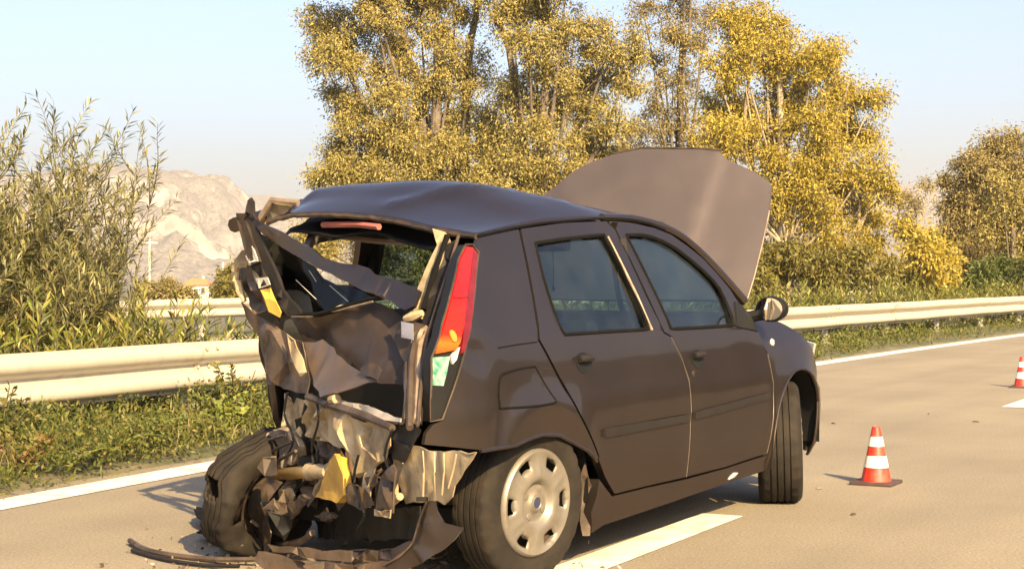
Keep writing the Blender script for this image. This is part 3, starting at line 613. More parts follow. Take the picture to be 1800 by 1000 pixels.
# ------------------------------------------------------------------ verge plants
L_weed = leaf_mat('weed_leaves', [(.025, .035, .008), (.05, .065, .012), (.08, .1, .018), (.12, .13, .028), (.14, .115, .03), (.05, .06, .016)], .3)
L_fern = leaf_mat('fern_leaves', [(.11, .14, .025), (.17, .2, .04), (.22, .24, .06)], .3)
L_red = leaf_mat('reddish_weed_leaves', [(.1, .09, .02), (.2, .12, .03), (.19, .1, .045), (.15, .14, .03)], .3)
def weeds():
    C_ = []; D_ = []; L_ = []; W_ = []
    s = -7.5
    while s < 60:
        near = max(.25, 1 - max(0, s) / 34.); n = int(rng.uniform(80, 170) * near)
        for _ in range(int(6 * near) + 2):
            d = rng.uniform(.24, 1.9); p = path(s + rng.uniform(-.3, .3), d); pn = .5 + .9 * noise.noise(Vector((s * 1.3, d * 1.6, 2))); hgt = rng.uniform(.15, .75) * max(.2, pn) * (1.15 - .5 * max(0, d - 1.0)) * (.6 + .5 * min(1, (d - .3) / .5)); hgt = min(hgt, .34 if s < 5 else .24); z0 = ground_z(d)
            nn = int(n * rng.uniform(.6, 1.2)); g = rng.normal(size=(nn, 3)) * np.array([.11, .11, 0]); zz = rng.random(nn) ** .8 * hgt
            c = np.stack([p.x + g[:, 0], p.y + g[:, 1], z0 + zz], 1); C_.append(c)
            dd = rng.normal(size=(nn, 3)) + np.array([0, 0, 1.0]); D_.append(dd); k = 1 + max(0, s) / 40
            L_.append(rng.uniform(.016, .05, nn) * k); W_.append(rng.uniform(.008, .02, nn) * k)
        s += .16 + max(0, s) * .012
    C_ = np.concatenate(C_); D_ = np.concatenate(D_)
    o = leaf_mesh('roadside_weeds', C_, D_, rng.normal(size=C_.shape), np.concatenate(L_), np.concatenate(W_), L_weed)
    tag(o, 'low mixed weeds covering the verge beneath the guardrail', 'weeds', kind='stuff')
    n = 9000; ss = rng.uniform(-8, 34, n); dd = rng.uniform(.36, 2.2, n)
    P_ = np.array([(*path(a, b), ground_z(b)) for a, b in zip(ss, dd)]); D2 = rng.normal(size=(n, 3)) * .45 + np.array([0, 0, 1])
    g = leaf_mesh('verge_grass', P_, D2, rng.normal(size=(n, 3)), np.where(ss > 5, .6, 1.) * rng.uniform(.1, .3, n), rng.uniform(.006, .011, n), L_weed, droop=.2)
    tag(g, 'thin grass blades growing along the road verge', 'grass', kind='stuff')
weeds()
def stalks():
    n = 1500; ss = rng.uniform(-5, 5.5, n); dd = rng.uniform(.3, 2.0, n); P_ = np.array([(*path(a, b), ground_z(b)) for a, b in zip(ss, dd)])
    o = leaf_mesh('dry_stalks', P_, rng.normal(size=(n, 3)) * .3 + np.array([0, 0, 1]), rng.normal(size=(n, 3)), rng.uniform(.15, .42, n), rng.uniform(.004, .009, n), leaf_mat('dry_stalk_colours', [(.2, .16, .08), (.1, .09, .03), (.28, .22, .12), (.06, .07, .02)], .2), droop=.35)
    tag(o, 'dry and green grass stalks standing in the verge weeds', 'grass', kind='stuff')
stalks()
def plant(name, label, s, d, leafm, hgt, n, wid, lf, seed, flower=None, group=None):
    rs = np.random.default_rng(seed); rnd = random.Random(seed); p = path(s, d); t = empty(name, (p.x, p.y, ground_z(d))); tag(t, label, 'plant', group); tb = MB(); C_ = []; D_ = []; tips = []
    for _ in range(16):
        a = rnd.uniform(0, 6.28); e = Vector((math.cos(a) * wid * rnd.uniform(.2, 1), math.sin(a) * wid * rnd.uniform(.2, 1), hgt * rnd.uniform(.6, 1.1)))
        pts = smooth_line([(0, 0, 0), tuple(e * .5 + Vector((0, 0, .03))), tuple(e)], 3); tb.tube(pts, [.004] * len(pts), 4, False); tips.append(e)
        for j in range(n // 16):
            q = Vector((0, 0, 0)).lerp(e, .15 + .85 * rnd.random()); C_.append(tuple(q)); D_.append((rnd.gauss(0, 1), rnd.gauss(0, 1), rnd.gauss(.4, .6)))
    tb.build('stems', M_stem, t); C_ = np.array(C_); m_ = len(C_)
    leaf_mesh('foliage', C_, np.array(D_), rs.normal(size=(m_, 3)), rs.uniform(.6, 1.3, m_) * lf[0], rs.uniform(.7, 1.3, m_) * lf[1], leafm, t)
    if flower:
        for e in tips[:11]:
            q = MB(); c = e + Vector((0, 0, .01))
            for j in range(6):
                a = j * 1.047; q.add([c, c + Vector((math.cos(a - .4) * .016, math.sin(a - .4) * .016, .012)), c + Vector((math.cos(a) * .026, math.sin(a) * .026, .012)), c + Vector((math.cos(a + .4) * .016, math.sin(a + .4) * .016, .012))], [[0, 1, 2, 3]])
            q.build('flower', flower, t, False)
    return t
def fern(label, s, d, size, seed):
    rnd = random.Random(seed); p = path(s, d); t = empty('fern', (p.x, p.y, ground_z(d))); tag(t, label, 'fern'); n_f = 9
    for k in range(n_f):
        a = k * 2 * math.pi / n_f + rnd.uniform(-.25, .25); C_ = []; D_ = []; L_ = []; tb = MB(); pts = []; ln = size * rnd.uniform(.75, 1.15)
        for i in range(15):
            q = i / 14; pts.append(Vector((math.cos(a) * ln * q * .8, math.sin(a) * ln * q * .8, ln * (.95 * q - .62 * q * q))))
        for i in range(2, 15):
            for sg in (-1, 1):
                ax = (pts[i] - pts[i - 1]).normalized(); sd_ = ax.cross(Vector((0, 0, 1))).normalized() * sg; C_.append(tuple(pts[i])); D_.append(tuple(sd_ + ax * .45)); L_.append(ln * .26 * (1 - abs(i / 14 - .3) * 1.1))
        C_ = np.array(C_); leaf_mesh('frond', C_, np.array(D_), np.tile([0., 0, 1], (len(C_), 1)), np.array(L_), np.full(len(C_), .021), L_fern, t)
    return t
M_flow = mat('yellow_petal', (.65, .4, .03), rough=.6, var=.15, scale=30)
fern('bright green fern on the verge in front of the guardrail post', 2.1, .78, .52, 1)
fern('smaller fern on the verge nearer the white edge line', 1.55, .55, .38, 2)
fern('fern beneath the guardrail beside the flowering weed', 2.7, 1.0, .42, 3)
fern('large dark fern at the verge close to the wrecked wheel', 3.9, .85, .5, 4)
fern('fern at the left edge of the verge under the guardrail', .35, .9, .5, 5)
fern('fern leaning over the edge line left of the bright fern', 1.05, .42, .34, 6)
plant('flowering_weed', 'green weed with yellow daisy flowers beneath the guardrail', 3.6, .98, L_weed, .42, 420, .22, (.05, .022), 5, M_flow)
plant('reddish_weed', 'reddish leafed weed next to the car wheel on the verge', 4.0, .62, L_red, .2, 420, .2, (.04, .02), 6)
plant('reddish_weed', 'dry reddish weed left of the ferns on the verge', .9, .6, L_red, .2, 420, .26, (.04, .02), 7)
plant('leafy_weed', 'tall green weed at the left edge of the verge', -.2, .85, L_weed, .36, 420, .24, (.055, .026), 8)
plant('leafy_weed', 'upright leafy weed in front of the guardrail left of the ferns', 1.3, 1.1, L_weed, .42, 420, .2, (.055, .022), 9)
plant('leafy_weed', 'bright green weed beside the post left of the torn car body', 3.1, .75, L_fern, .27, 420, .22, (.05, .03), 10)
plant('flowering_weed', 'pale flowering weed just right of the car front on the verge', 12.6, .9, L_weed, .3, 380, .25, (.07, .03), 11, M_flow)

# ------------------------------------------------------------------ traffic cones
M_cred = mat('cone_red', (.55, .022, .012), rough=.45, var=.12, scale=20, dirt=(.2, .1, .06), dirt_amt=.4, dirt_scale=14)
M_cwh = mat('cone_white_sleeve', (.75, .72, .66), rough=.4, var=.06, scale=30, dirt=(.4, .33, .25), dirt_amt=.4, dirt_scale=16)
M_crub = mat('cone_rubber_base', (.045, .025, .022), rough=.75, var=.2, scale=30)
def cone(label, loc, rz_, hgt=.3):
    t = empty('traffic_cone', loc, rz_); tag(t, label, 'traffic cone', 'red and white cones on the road'); k = hgt / .3
    b = MB().box((0, 0, .009 * k), (.225 * k, .225 * k, .018 * k)).build('base', M_crub, t); bevel(b, .006, 2)
    r = lambda z: .082 * k + (.021 - .082) * k * (z / (.3 * k))
    M_ = Matrix.Rotation(R_(90), 4, 'X')
    def ring(z0, z1, m_, nm, o_, cap=False):
        pr = [(r(z0) + o_, z0), (r((z0 + z1) / 2) + o_, (z0 + z1) / 2), (r(z1) + o_, z1)]
        if cap: pr += [(r(z1) - .004, z1 + .002), (r(z1) - .008, z1 - .01), (.002, z1 - .012)]
        MB().lathe([(a, z) for a, z in pr], 36, M_ @ Matrix.Scale(1, 4)).build(nm, m_, t)
    ring(.016 * k, .3 * k, M_cred, 'cone_body', 0, True)
    ring(.09 * k, .15 * k, M_cwh, 'white_band', .0016); ring(.2 * k, .25 * k, M_cwh, 'white_band', .0016)
cone('nearer red and white traffic cone standing beside the front wheel', (*(1.920,9.117), 0), R_(-28))
cone('farther red and white traffic cone at the right edge of the road', (*(4.954,16.783), 0), R_(-24))

# ------------------------------------------------------------------ the crashed car: x forward, y left, z up, origin under the middle of the rear axle
TH = R_(30.2)
car = empty('crashed_car', (.09 - .785 * math.cos(TH), 6.18 + .785 * math.sin(TH), 0), R_(90) - TH)
tag(car, 'dark grey metallic hatchback with crushed rear end and raised bonnet', 'car')
M_body = mat('dark_metallic_paint', (.098, .077, .068), rough=.37, metal=.95, var=.05, scale=3, coat=.4, dirt=(.1, .08, .065), dirt_amt=.12, dirt_scale=2.2)
M_body.node_tree.nodes['Principled BSDF'].inputs['Specular Tint'].default_value = (.35, .33, .4, 1)
M_roof = M_body
M_edge = mat('scraped_edge', (.26, .2, .15), rough=.45, metal=.5, var=.3, scale=25)
M_prim = mat('exposed_primer', (.34, .265, .16), rough=.6, metal=.1, var=.2, scale=9, dirt=(.14, .1, .06), dirt_amt=.75, dirt_scale=7, bump=.3, bscale=30)
M_brown = mat('dirty_torn_panel', (.075, .052, .038), rough=.5, metal=.3, var=.4, scale=8, dirt=(.03, .022, .017), dirt_amt=.7, dirt_scale=10, bump=.25, bscale=35)
M_blk = mat('black_plastic', (.004, .004, .004), rough=.6, var=.3, scale=20, spec=.3)
M_trim = mat('grey_trim', (.01, .008, .0075), rough=.6, var=.2, scale=20, spec=.3)
M_rub = mat('rubber_seal', (.003, .003, .003), rough=.85, var=.3, scale=40, spec=.12)
M_cloth = mat('seat_cloth', (.012, .013, .018), rough=.9, var=.35, scale=60, bump=.3, bscale=200)
M_liner = mat('headliner', (.36, .27, .23), rough=.95, var=.12, scale=20)
M_tyre = mat('tyre_rubber', (.011, .009, .0075), rough=.8, var=.3, scale=12, dirt=(.032, .023, .017), dirt_amt=.35, dirt_scale=9, spec=.25, bump=.25, bscale=60)
M_hub = mat('silver_hubcap', (.19, .175, .155), rough=.42, metal=.5, var=.1, scale=10, dirt=(.13, .1, .07), dirt_amt=.5, dirt_scale=12)
M_steel = mat('dark_steel', (.05, .04, .033), rough=.55, metal=.6, var=.4, scale=15, dirt=(.1, .06, .04), dirt_amt=.6, dirt_scale=12)
M_gold = mat('zinc_plated_pipe', (.55, .36, .12), rough=.3, metal=.8, var=.2, scale=14, dirt=(.15, .09, .05), dirt_amt=.5, dirt_scale=10)
M_yelp = mat('yellow_cracked_foam', (.46, .28, .04), rough=.6, var=.15, scale=10, dirt=(.3, .16, .05), dirt_amt=.6, dirt_scale=12)
M_red = mat('red_lens', (.3, .005, .005), rough=.35, var=.25, scale=14, spec=.35, bump=.15, bscale=200)
M_red2 = mat('bright_red_lens', (.44, .012, .006), rough=.35, var=.25, scale=14, spec=.35, bump=.15, bscale=200)
M_crim = mat('crimson_lens_edge', (.11, .005, .007), rough=.3, var=.3, scale=20, spec=.4)
M_amb = mat('amber_lens', (.3, .06, .006), rough=.16, var=.2, scale=50, coat=.6)
M_grn = mat('green_tinted_reflector', (.008, .16, .1), rough=.18, metal=.2, scale=40, color2=(.3, .42, .36), coat=.5)
M_clr = mat('clear_lens', (.36, .35, .33), rough=.15, var=.2, scale=30, coat=.4)
M_mirror = mat('chrome_mirror', (.7, .68, .66), rough=.05, metal=1, var=.05)
M_emb = mat('emblem_blue', (.02, .025, .06), rough=.3, var=.2, scale=80, coat=.5)
G_side = glass_mat('tinted_side_glass', (.46, .58, .62), .02)
G_wind = glass_mat('windscreen_glass', (.62, .74, .78), .02)
G_dark = glass_mat('dark_hatch_glass', (.018, .018, .018), .02, .1)

def side(z, u=0.):
    s_ = .815 - .25 * max(0, .45 - z) ** 2 - .36 * max(0, min(z, .9) - .55) ** 2
    if z > .9: s_ -= (z - .9) * .42
    if u < -.35: s_ -= .6 * (-.35 - u) ** 2
    if u > 2.6: s_ -= .6 * (u - 2.6) ** 2
    return s_
def bumpf(u, z, u0, z0, su, sz, a): return a * math.exp(-((u - u0) / su) ** 2 - ((z - z0) / sz) ** 2)
def flank(u, z):
    """half width of the right flank with its swage line, flares and dents"""
    s_ = side(z, u)
    s_ += .007 / (1 + math.exp((z - .665) * 90))                               # swage line below the handles
    for hu, hz in ((0., .29), (2.49, .29)):
        r = math.hypot(u - hu, z - hz); s_ += .014 * math.exp(-((r - .36) / .05) ** 2) * (1 if z > .25 else 0)
    s_ -= bumpf(u, z, -.40, .84, .06, .05, .012) + bumpf(u, z, -.3, .60, .05, .12, .016)
    s_ -= bumpf(u, z, -.2, .93, .12, .03, .005) + bumpf(u, z, 1.6, .47, .35, .03, .005)
    s_ += .004 * noise.noise(Vector((u * 3, z * 3, 1)))
    return s_
def rmap(off=0.): return lambda u, z: (u, -(flank(u, z) + off), z)
def lmap(off=0.): return lambda u, z: (u, (side(z, u) + off) - .36 * max(0, 1 - u) ** 2 - (.02 * noise.noise(Vector((u * 7, z * 7, 4))) if u < .7 else 0), z)
def outline_tube(name, poly, fm, r, m, parent, closed=True, n=6):
    pts = [Vector(fm(a, b)) for a, b in densify(poly, .04, closed)]
    if closed: pts.append(pts[0])
    return MB().tube(pts, r, n, not closed).build(name, m, parent)

# rear quarter panel
arch_r = [(-.40, .515)] + [(.0 + .385 * math.cos(a) * (1 if math.cos(a) > 0 else 1.0), .262 + .277 * math.sin(a)) for a in [R_(x) for x in range(140, -1, -10)]]
arch_r = [(-.44, .516), (-.33, .516), (-.22, .517), (-.12, .53), (-.02, .537), (.1, .525), (.21, .488), (.3, .452), (.375, .405)]
door_rear = [(0.170,1.275),(0.127,1.141),(0.080,1.015),(0.016,0.871),(0.112,0.743),(0.228,0.591),(0.391,0.421)]
qp = [(-.163, 1.238), (.0, 1.262)] + door_rear + arch_r[::-1] + [(-0.692,0.553),(-0.683,0.593),(-0.657,0.619),(-0.618,0.632),(-0.574,0.698),(-0.507,0.804),(-0.427,0.911),(-0.316,1.032),(-0.185,1.184),(-0.183,1.214)]
quarter = sheet('quarter_panel', shrink(qp, .003), rmap(), (0, .012, 0), M_body, car, step=.035)
outline_tube('wheel_arch_lip', arch_r, rmap(-.004), .008, M_body, quarter, False)
fuel = smooth_line([(-0.283,0.749),(-0.200,0.770),(-0.058,0.778),(-0.033,0.766),(0.038,0.671),(0.030,0.645),(-0.264,0.647),(-0.293,0.659)], 3, True)
ff = sheet('fuel_flap', shrink(fuel, .004), rmap(.003), (0, .006, 0), M_body, quarter, step=.04)
outline_tube('fuel_flap_gap', fuel, rmap(.0005), .005, M_rub, quarter)
# crease line in the quarter panel
MB().tube([rmap(.001)(u, z) for u, z in [(-0.267,0.853),(-0.152,0.859),(0.004,0.864)]], .0025, 5).build('body_seam', M_rub, quarter)

M_seam = mat('edge_highlight', (.13, .105, .085), rough=.5, metal=.4, var=.3, scale=25)  # pale door edge lines: light caught on the edges put into the colour
def window_glass(name, poly, fm, parent, m):
    return sheet(name, poly, fm, (0, .004 if fm(0, 1)[1] < 0 else -.004, 0), m, parent, step=.08)
B_cut = [(0.975,1.293),(0.995,1.204),(1.022,1.075),(1.047,0.956),(1.079,0.866),(1.141,0.846),(1.211,0.749),(1.246,0.662),(1.254,0.526),(1.234,0.372),(1.222,0.259)]
arch_door = [(0.391,0.415),(0.462,0.337),(0.555,0.261)]
rd = [(u + .012, z) for u, z in door_rear] + arch_door + [(0.872,0.260),(1.216,0.259)] + [(u - .005, z) for u, z in B_cut[::-1][1:]] + [(0.919,1.324),(0.536,1.307),(0.193,1.277)]
rwin = smooth_line([(0.255,1.221),(0.534,1.245),(0.850,1.264)], 3)[:-1] + smooth_line([(0.850,1.264),(0.892,1.168),(0.930,1.029),(0.942,0.884)], 3)[:-1] + [(0.941,0.882),(0.582,0.883),(0.226,0.883)] + smooth_line([(0.214,0.886),(0.204,0.963),(0.217,1.089),(0.255,1.221)], 3)[1:-1]
rear_door = sheet('rear_door', shrink(rd, .002), rmap(), (0, .03, 0), M_body, car, holes=[rwin], step=.045)
window_glass('window', shrink(rwin, -.006), rmap(-.014), rear_door, G_side)
outline_tube('window_seal', rwin, rmap(-.003), .0085, M_rub, rear_door)
fd = [(u + .004, z) for u, z in B_cut] + [(1.648,0.260),(2.081,0.276)] + [(2.139,0.438),(2.170,0.605),(2.144,0.740),(2.087,0.837),(2.041,0.901),(1.960,0.967)] + [(1.917,1.037),(1.844,1.102),(1.747,1.174),(1.628,1.231),(1.505,1.279),(1.356,1.306),(1.158,1.321),(1.021,1.322)]
fwin = smooth_line([(1.053,1.266),(1.191,1.271),(1.325,1.259),(1.450,1.231),(1.547,1.195),(1.704,1.115),(1.797,1.041),(1.818,0.957),(1.815,0.880)], 2)[:-1] + [(1.812,0.875),(1.468,0.875),(1.151,0.878)] + [(1.117,1.034),(1.082,1.169)]
front_door = sheet('front_door', shrink(fd, .002), rmap(), (0, .03, 0), M_body, car, holes=[fwin], step=.05)
window_glass('window', shrink(fwin, -.006), rmap(-.014), front_door, G_side)
outline_tube('window_seal', fwin, rmap(-.003), .009, M_rub, front_door)
# bright strip on the B pillar edge of the rear door, gap rubber
MB().tube([rmap(.004)(u, z) for u, z in [(0.870,1.258),(0.899,1.152),(0.931,1.018),(0.961,0.879)]], .006, 6).build('pillar_trim', M_edge, rear_door)
MB().tube([rmap(-.006)(u, z) for u, z in [(0.932,1.315),(0.971,1.288),(0.996,1.180),(1.025,1.017),(1.060,0.872)]], .008, 6).build('pillar_seal', M_rub, rear_door)
MB().tube([rmap(-.002)(u, z) for u, z in densify([(2.156,0.735),(2.177,0.604),(2.146,0.437),(2.094,0.280)], .05, False)], .002, 5).build('door_edge', M_seam, front_door)
MB().tube([rmap(-.002)(u, z) for u, z in densify(B_cut[5:], .05, False)], .002, 5).build('door_edge', M_seam, rear_door)
MB().tube([rmap(-.012)(u, z) for u, z in densify(door_rear, .05, False)], .009, 5).build('door_gap', M_rub, quarter)
for nm, door, c in (('rear', rear_door, (0.339,0.778)), ('front', front_door, (1.361,0.750))):
    u0, z0 = c
    cup = [(u0 + .062 * math.cos(a) * (1 + .1 * math.sin(a)), z0 + .036 * math.sin(a) - (.008 if math.sin(a) < 0 else 0)) for a in [i * math.pi / 10 for i in range(20)]]
    hd = sheet('door_handle', cup, rmap(.0015), (0, .004, 0), M_blk, door, step=.03)
    MB().tube([rmap(.012)(u0 - .052, z0 + .012), rmap(.022)(u0, z0 + .016), rmap(.012)(u0 + .052, z0 + .012)], [.012, .017, .012], 8).build('grip', M_trim, door)
u0, z0 = (1.298,0.688)
MB().lathe([(0, .004), (.012, .003), (.013, 0)], 12, Matrix.Translation(rmap(.001)(u0, z0)) @ Matrix.Rotation(math.pi, 4, 'Z')).build('door_lock', M_steel, front_door)
def rub(name, a, b, door):
    p = [a, b]; poly = [(a[0], a[1] - .016), (b[0], b[1] - .016), (b[0], b[1] + .016), (a[0], a[1] + .016)]
    o = sheet(name, poly, rmap(.011), (0, .012, 0), M_trim, door, step=.05)
rub('rub_strip', (.44, .505), (1.2, .508), rear_door); rub('rub_strip', (1.275, .511), (2.1, .545), front_door)

# sill
sill = sheet('sill', [(0.416,0.333),(0.542,0.254),(0.873,0.253),(1.224,0.249),(1.649,0.253),(2.090,0.268),(2.194,0.245),(2.193,0.199),(1.814,0.190),(1.279,0.173),(0.845,0.158),(0.500,0.149),(0.412,0.130),(0.381,0.212)], rmap(-.003), (0, .05, 0), M_body, car, step=.05)
MB().tube([rmap(.0)(u, z) for u, z in [(1.682,0.202),(1.735,0.216),(1.779,0.220)]], [.004, .012, .003], 6).build('paint_chip', M_clr, sill)

# front fender and bumper
farch = [(2.51 + .335 * math.cos(a), .30 + .345 * math.sin(a)) for a in [R_(x) for x in range(195, -16, -10)]]
def fmap(u, z):
    s_ = flank(u, z) - 2.2 * max(0, z - .72) ** 2; return (u, -s_, z)
fen = [(2.105, .28), (2.165, .45), (2.178, .605), (2.152, .74), (2.095, .84), (2.06, .905), (2.06, .955), (2.2, .945), (2.4, .905), (2.55, .86), (2.7, .795), (2.85, .71), (2.97, .62), (2.99, .52), (2.9, .50), (2.83, .49)]
fender = sheet('front_fender', shrink(fen + [p for p in farch[::-1] if True and (p[1] < .5 or True)][:0] + [(2.51 + .34 * math.cos(R_(x)), .30 + .35 * math.sin(R_(x))) for x in range(30, 196, 10)] + [(2.12, .2), (2.105, .2)], .002), fmap, (0, .012, 0), M_body, car, step=.045)
outline_tube('wheel_arch_lip', [(2.51 + .342 * math.cos(R_(x)), .30 + .352 * math.sin(R_(x))) for x in range(30, 190, 10)], rmap(-.004), .008, M_body, fender, False)
u0, z0 = (2.246,0.784)
MB().lathe([(0, .012), (.014, .009), (.02, 0)], 14, Matrix.Translation(fmap(u0, z0)) @ Matrix.Rotation(math.pi, 4, 'Z')).build('side_indicator', M_clr, fender)
bum = []
for sg in (-1, 1):
    pass
def bumper_loft():
    v = []; f = []; prof = [(.20, -.05), (.27, -.012), (.36, .0), (.45, .004), (.53, .0), (.60, -.03), (.635, -.08)]
    plan = [(2.835, -.795), (2.95, -.765), (3.06, -.70), (3.15, -.60), (3.2, -.45), (3.225, -.25), (3.23, 0), (3.225, .25), (3.2, .45), (3.15, .60), (3.06, .70), (2.95, .765), (2.86, .79)]
    plan = smooth_line(plan, 3); k = len(prof)
    for i, (u, y) in enumerate(plan):
        a = Vector(plan[max(0, i - 1)]); b = Vector(plan[min(len(plan) - 1, i + 1)]); t = (b - a).normalized(); nn = Vector((t.y, -t.x))
        for z, o_ in prof: v.append((u + nn.x * o_, y + nn.y * o_, z))
    for i in range(len(plan) - 1):
        for j in range(k - 1): f.append([i * k + j, i * k + j + 1, (i + 1) * k + j + 1, (i + 1) * k + j])
    o = mesh_obj('front_bumper', v, f, M_body, car, True, 50); md = o.modifiers.new('thickness', 'SOLIDIFY'); md.thickness = .012; return o
fb = bumper_loft()
for sg in (-1, 1):
    hl = sheet('headlight', [(sg * .38, .62), (sg * .68, .64), (sg * .72, .75), (sg * .6, .78), (sg * .4, .70)], lambda a, b: (3.16 - .28 * max(0, abs(a) - .4) - .4 * max(0, b - .62), a, b), (-.03, 0, 0), M_clr, car, step=.06)
gr = MB()
for k in range(4): gr.box((3.17, 0, .64 + .02 * k), (.02, .7, .009))
gr.build('grille', M_blk, car, False)

# roof: buckled across the middle, sagging towards the crushed rear
rows = [
 [(-.165, -.632, 1.243), (-.086, -.4, 1.271), (.03, -.15, 1.31), (.065, .05, 1.331), (.084, .25, 1.342), (.094, .4, 1.338), (.087, .5, 1.316)],
 [(.18, -.612, 1.284), (.2, -.42, 1.335), (.27, -.16, 1.385), (.3, .06, 1.405), (.3, .28, 1.408), (.3, .42, 1.4), (.29, .53, 1.372)],
 [(.5, -.597, 1.312), (.49, -.40, 1.405), (.55, -.14, 1.472), (.58, .08, 1.489), (.6, .3, 1.487), (.57, .45, 1.48), (.54, .555, 1.468)],
 [(.92, -.588, 1.335), (.92, -.44, 1.392), (.92, -.16, 1.437), (.92, .06, 1.447), (.92, .3, 1.44), (.92, .46, 1.418), (.92, .57, 1.375)],
 [(1.25, -.59, 1.33), (1.25, -.42, 1.375), (1.25, -.16, 1.412), (1.25, .06, 1.418), (1.25, .3, 1.408), (1.25, .45, 1.38), (1.25, .585, 1.33)],
 [(1.46, -.6, 1.30), (1.52, -.42, 1.35), (1.545, -.16, 1.378), (1.55, .06, 1.38), (1.545, .3, 1.368), (1.51, .45, 1.34), (1.46, .6, 1.30)]]
g1 = [smooth_line(r, 5) for r in rows]; ncol = len(g1[0]); cols = [smooth_line([r[i] for r in g1], 6) for i in range(ncol)]; nr = len(cols[0])
rv = []
for j in range(nr):
    for i in range(ncol):
        p = Vector(cols[i][j])
        # crease running diagonally over the rear half, small ripples
        a = Vector((.2, -.02)); b = Vector((.85, -.46)); ab = (b - a); t = max(0, min(1, (Vector((p.x, p.y)) - a).dot(ab) / ab.length_squared)); dd = (Vector((p.x, p.y)) - (a + ab * t)).length
        p.z += .011 * math.exp(-(dd / .06) ** 2) * (1 if 0 < t < 1 else .4)
        p.z += .002 * noise.noise(Vector((p.x * 3, p.y * 3, 3))); rv.append(p)
rf = []
for j in range(nr - 1):
    for i in range(ncol - 1): rf.append([j * ncol + i, j * ncol + i + 1, (j + 1) * ncol + i + 1, (j + 1) * ncol + i])
roof = mesh_obj('roof', rv, rf, M_roof, car, True, 60)
md = roof.modifiers.new('thickness', 'SOLIDIFY'); md.thickness = .006; md.offset = 0
# headliner hanging below, torn rear edge with sealant, gutter along the right edge
lv = [(p.x + .04, p.y * .94, p.z - .045 - (.02 * abs(noise.noise(Vector((p.x * 6, p.y * 6, 0))))) - (.03 if j < 3 else 0) * abs(math.sin(p.y * 7))) for j in range(nr) for p in rv[j * ncol:(j + 1) * ncol]]
ln = mesh_obj('headliner', lv, rf, M_blk, roof, True, 60); md = ln.modifiers.new('thickness', 'SOLIDIFY'); md.thickness = .01
edge = [rv[i] + Vector((-.004, 0, -.006 + .006 * noise.noise(Vector((i * .9, 0, 0))))) for i in range(ncol)]
MB().tube(edge, [.009 + .004 * abs(noise.noise(Vector((i * 1.7, 5, 0)))) for i in range(ncol)], 6).build('torn_rear_edge', M_steel, roof)
MB().tube([p + Vector((-.002, 0, .009)) for p in edge], .003, 5).build('sealant_bead', M_steel, roof)
MB().tube([rv[j * ncol] + Vector((0, -.002, -.002)) for j in range(nr)], .006, 6).build('roof_gutter', M_rub, roof)
MB().tube([(.12, .25, 1.30), (.08, .05, 1.297), (.03, -.08, 1.285)], .013, 6).build('high_brake_light', mat('dull_brake_light', (.3, .1, .08), rough=.4), roof)
MB().tube(smooth_line([(.25, .45, 1.28), (.3, .1, 1.235), (.22, -.2, 1.225), (.1, -.45, 1.2)], 4), .012, 6).build('headliner_edge', M_liner, roof)
# aerial at the front of the roof
MB().tube([(1.35, .2, 1.405), (1.05, .25, 1.60)], [.004, .0015], 5).build('aerial', M_blk, roof)

# windscreen and pillars
wv = []; wf = []
for j in range(7):
    t = j / 6
    for i in range(9):
        y = -1 + i / 4; hw = .585 + .1 * t; u = 1.52 + .6 * t + .05 * (1 - y * y) * (1 - .2 * t) - .04; z = 1.335 - .42 * t + .03 * (1 - y * y) * (1 - t); wv.append((u, y * hw, z))
for j in range(6):
    for i in range(8): wf.append([j * 9 + i, j * 9 + i + 1, (j + 1) * 9 + i + 1, (j + 1) * 9 + i])
ws = mesh_obj('windscreen', wv, wf, G_wind, car, True, 60)
apil = [(0.910,1.338),(1.164,1.340),(1.371,1.324),(1.533,1.297),(1.662,1.254),(1.777,1.192),(1.869,1.128),(1.961,1.055),(2.052,0.979)]
pp = [Vector((u, -(side(z, u) - .012), z)) for u, z in smooth_line(apil, 3)]
MB().tube(pp, [.017 + .006 * i / len(pp) for i in range(len(pp))], 8).build('windscreen_pillar', M_body, car)
MB().tube([Vector((p.x, -p.y, p.z)) for p in pp], .022, 8).build('windscreen_pillar', M_body, car)
tri = [(1.907,0.981),(1.970,0.964),(2.033,0.906),(2.076,0.842),(1.835,0.870)]
sheet('mirror_mount', tri, rmap(.006), (0, .01, 0), M_blk, front_door, step=.05)
# scuttle under the windscreen
sheet('scuttle', [(2.06, -.72), (2.2, -.72), (2.24, 0), (2.2, .72), (2.06, .72), (2.0, 0)], lambda a, b: (a, b, .93 - .35 * max(0, a - 2.06)), (0, 0, -.02), M_blk, car, step=.1)

# door mirror
mc = Vector((2.085, -.85, .945)); mv = MB()
pr = [(0, -.052), (.045, -.05), (.075, -.03), (.084, .0), (.08, .018), (.07, .022)]
mm = Matrix.Translation(mc) @ Matrix.Rotation(R_(82), 4, 'Z') @ Matrix.Diagonal((.95, 1, .72, 1))
mir = mv.lathe(pr, 24, mm).build('door_mirror', M_blk, car)
MB().lathe([(0, .018), (.072, .018)], 24, mm).build('mirror_glass', M_mirror, mir)
MB().tube([mc + Vector((.01, .03, -.02)), mc + Vector((.0, .1, -.035)), mc + Vector((-.02, .16, -.05))], [.03, .026, .03], 8).build('mirror_arm', M_blk, mir)
for dy in (.012,): MB().tube([mc + Vector((-.035, dy + .005, -.05)), mc + Vector((-.05, dy, 0)), mc + Vector((-.035, dy - .004, .045))], [.004, .009, .003], 6).build('scratch', M_edge, mir)

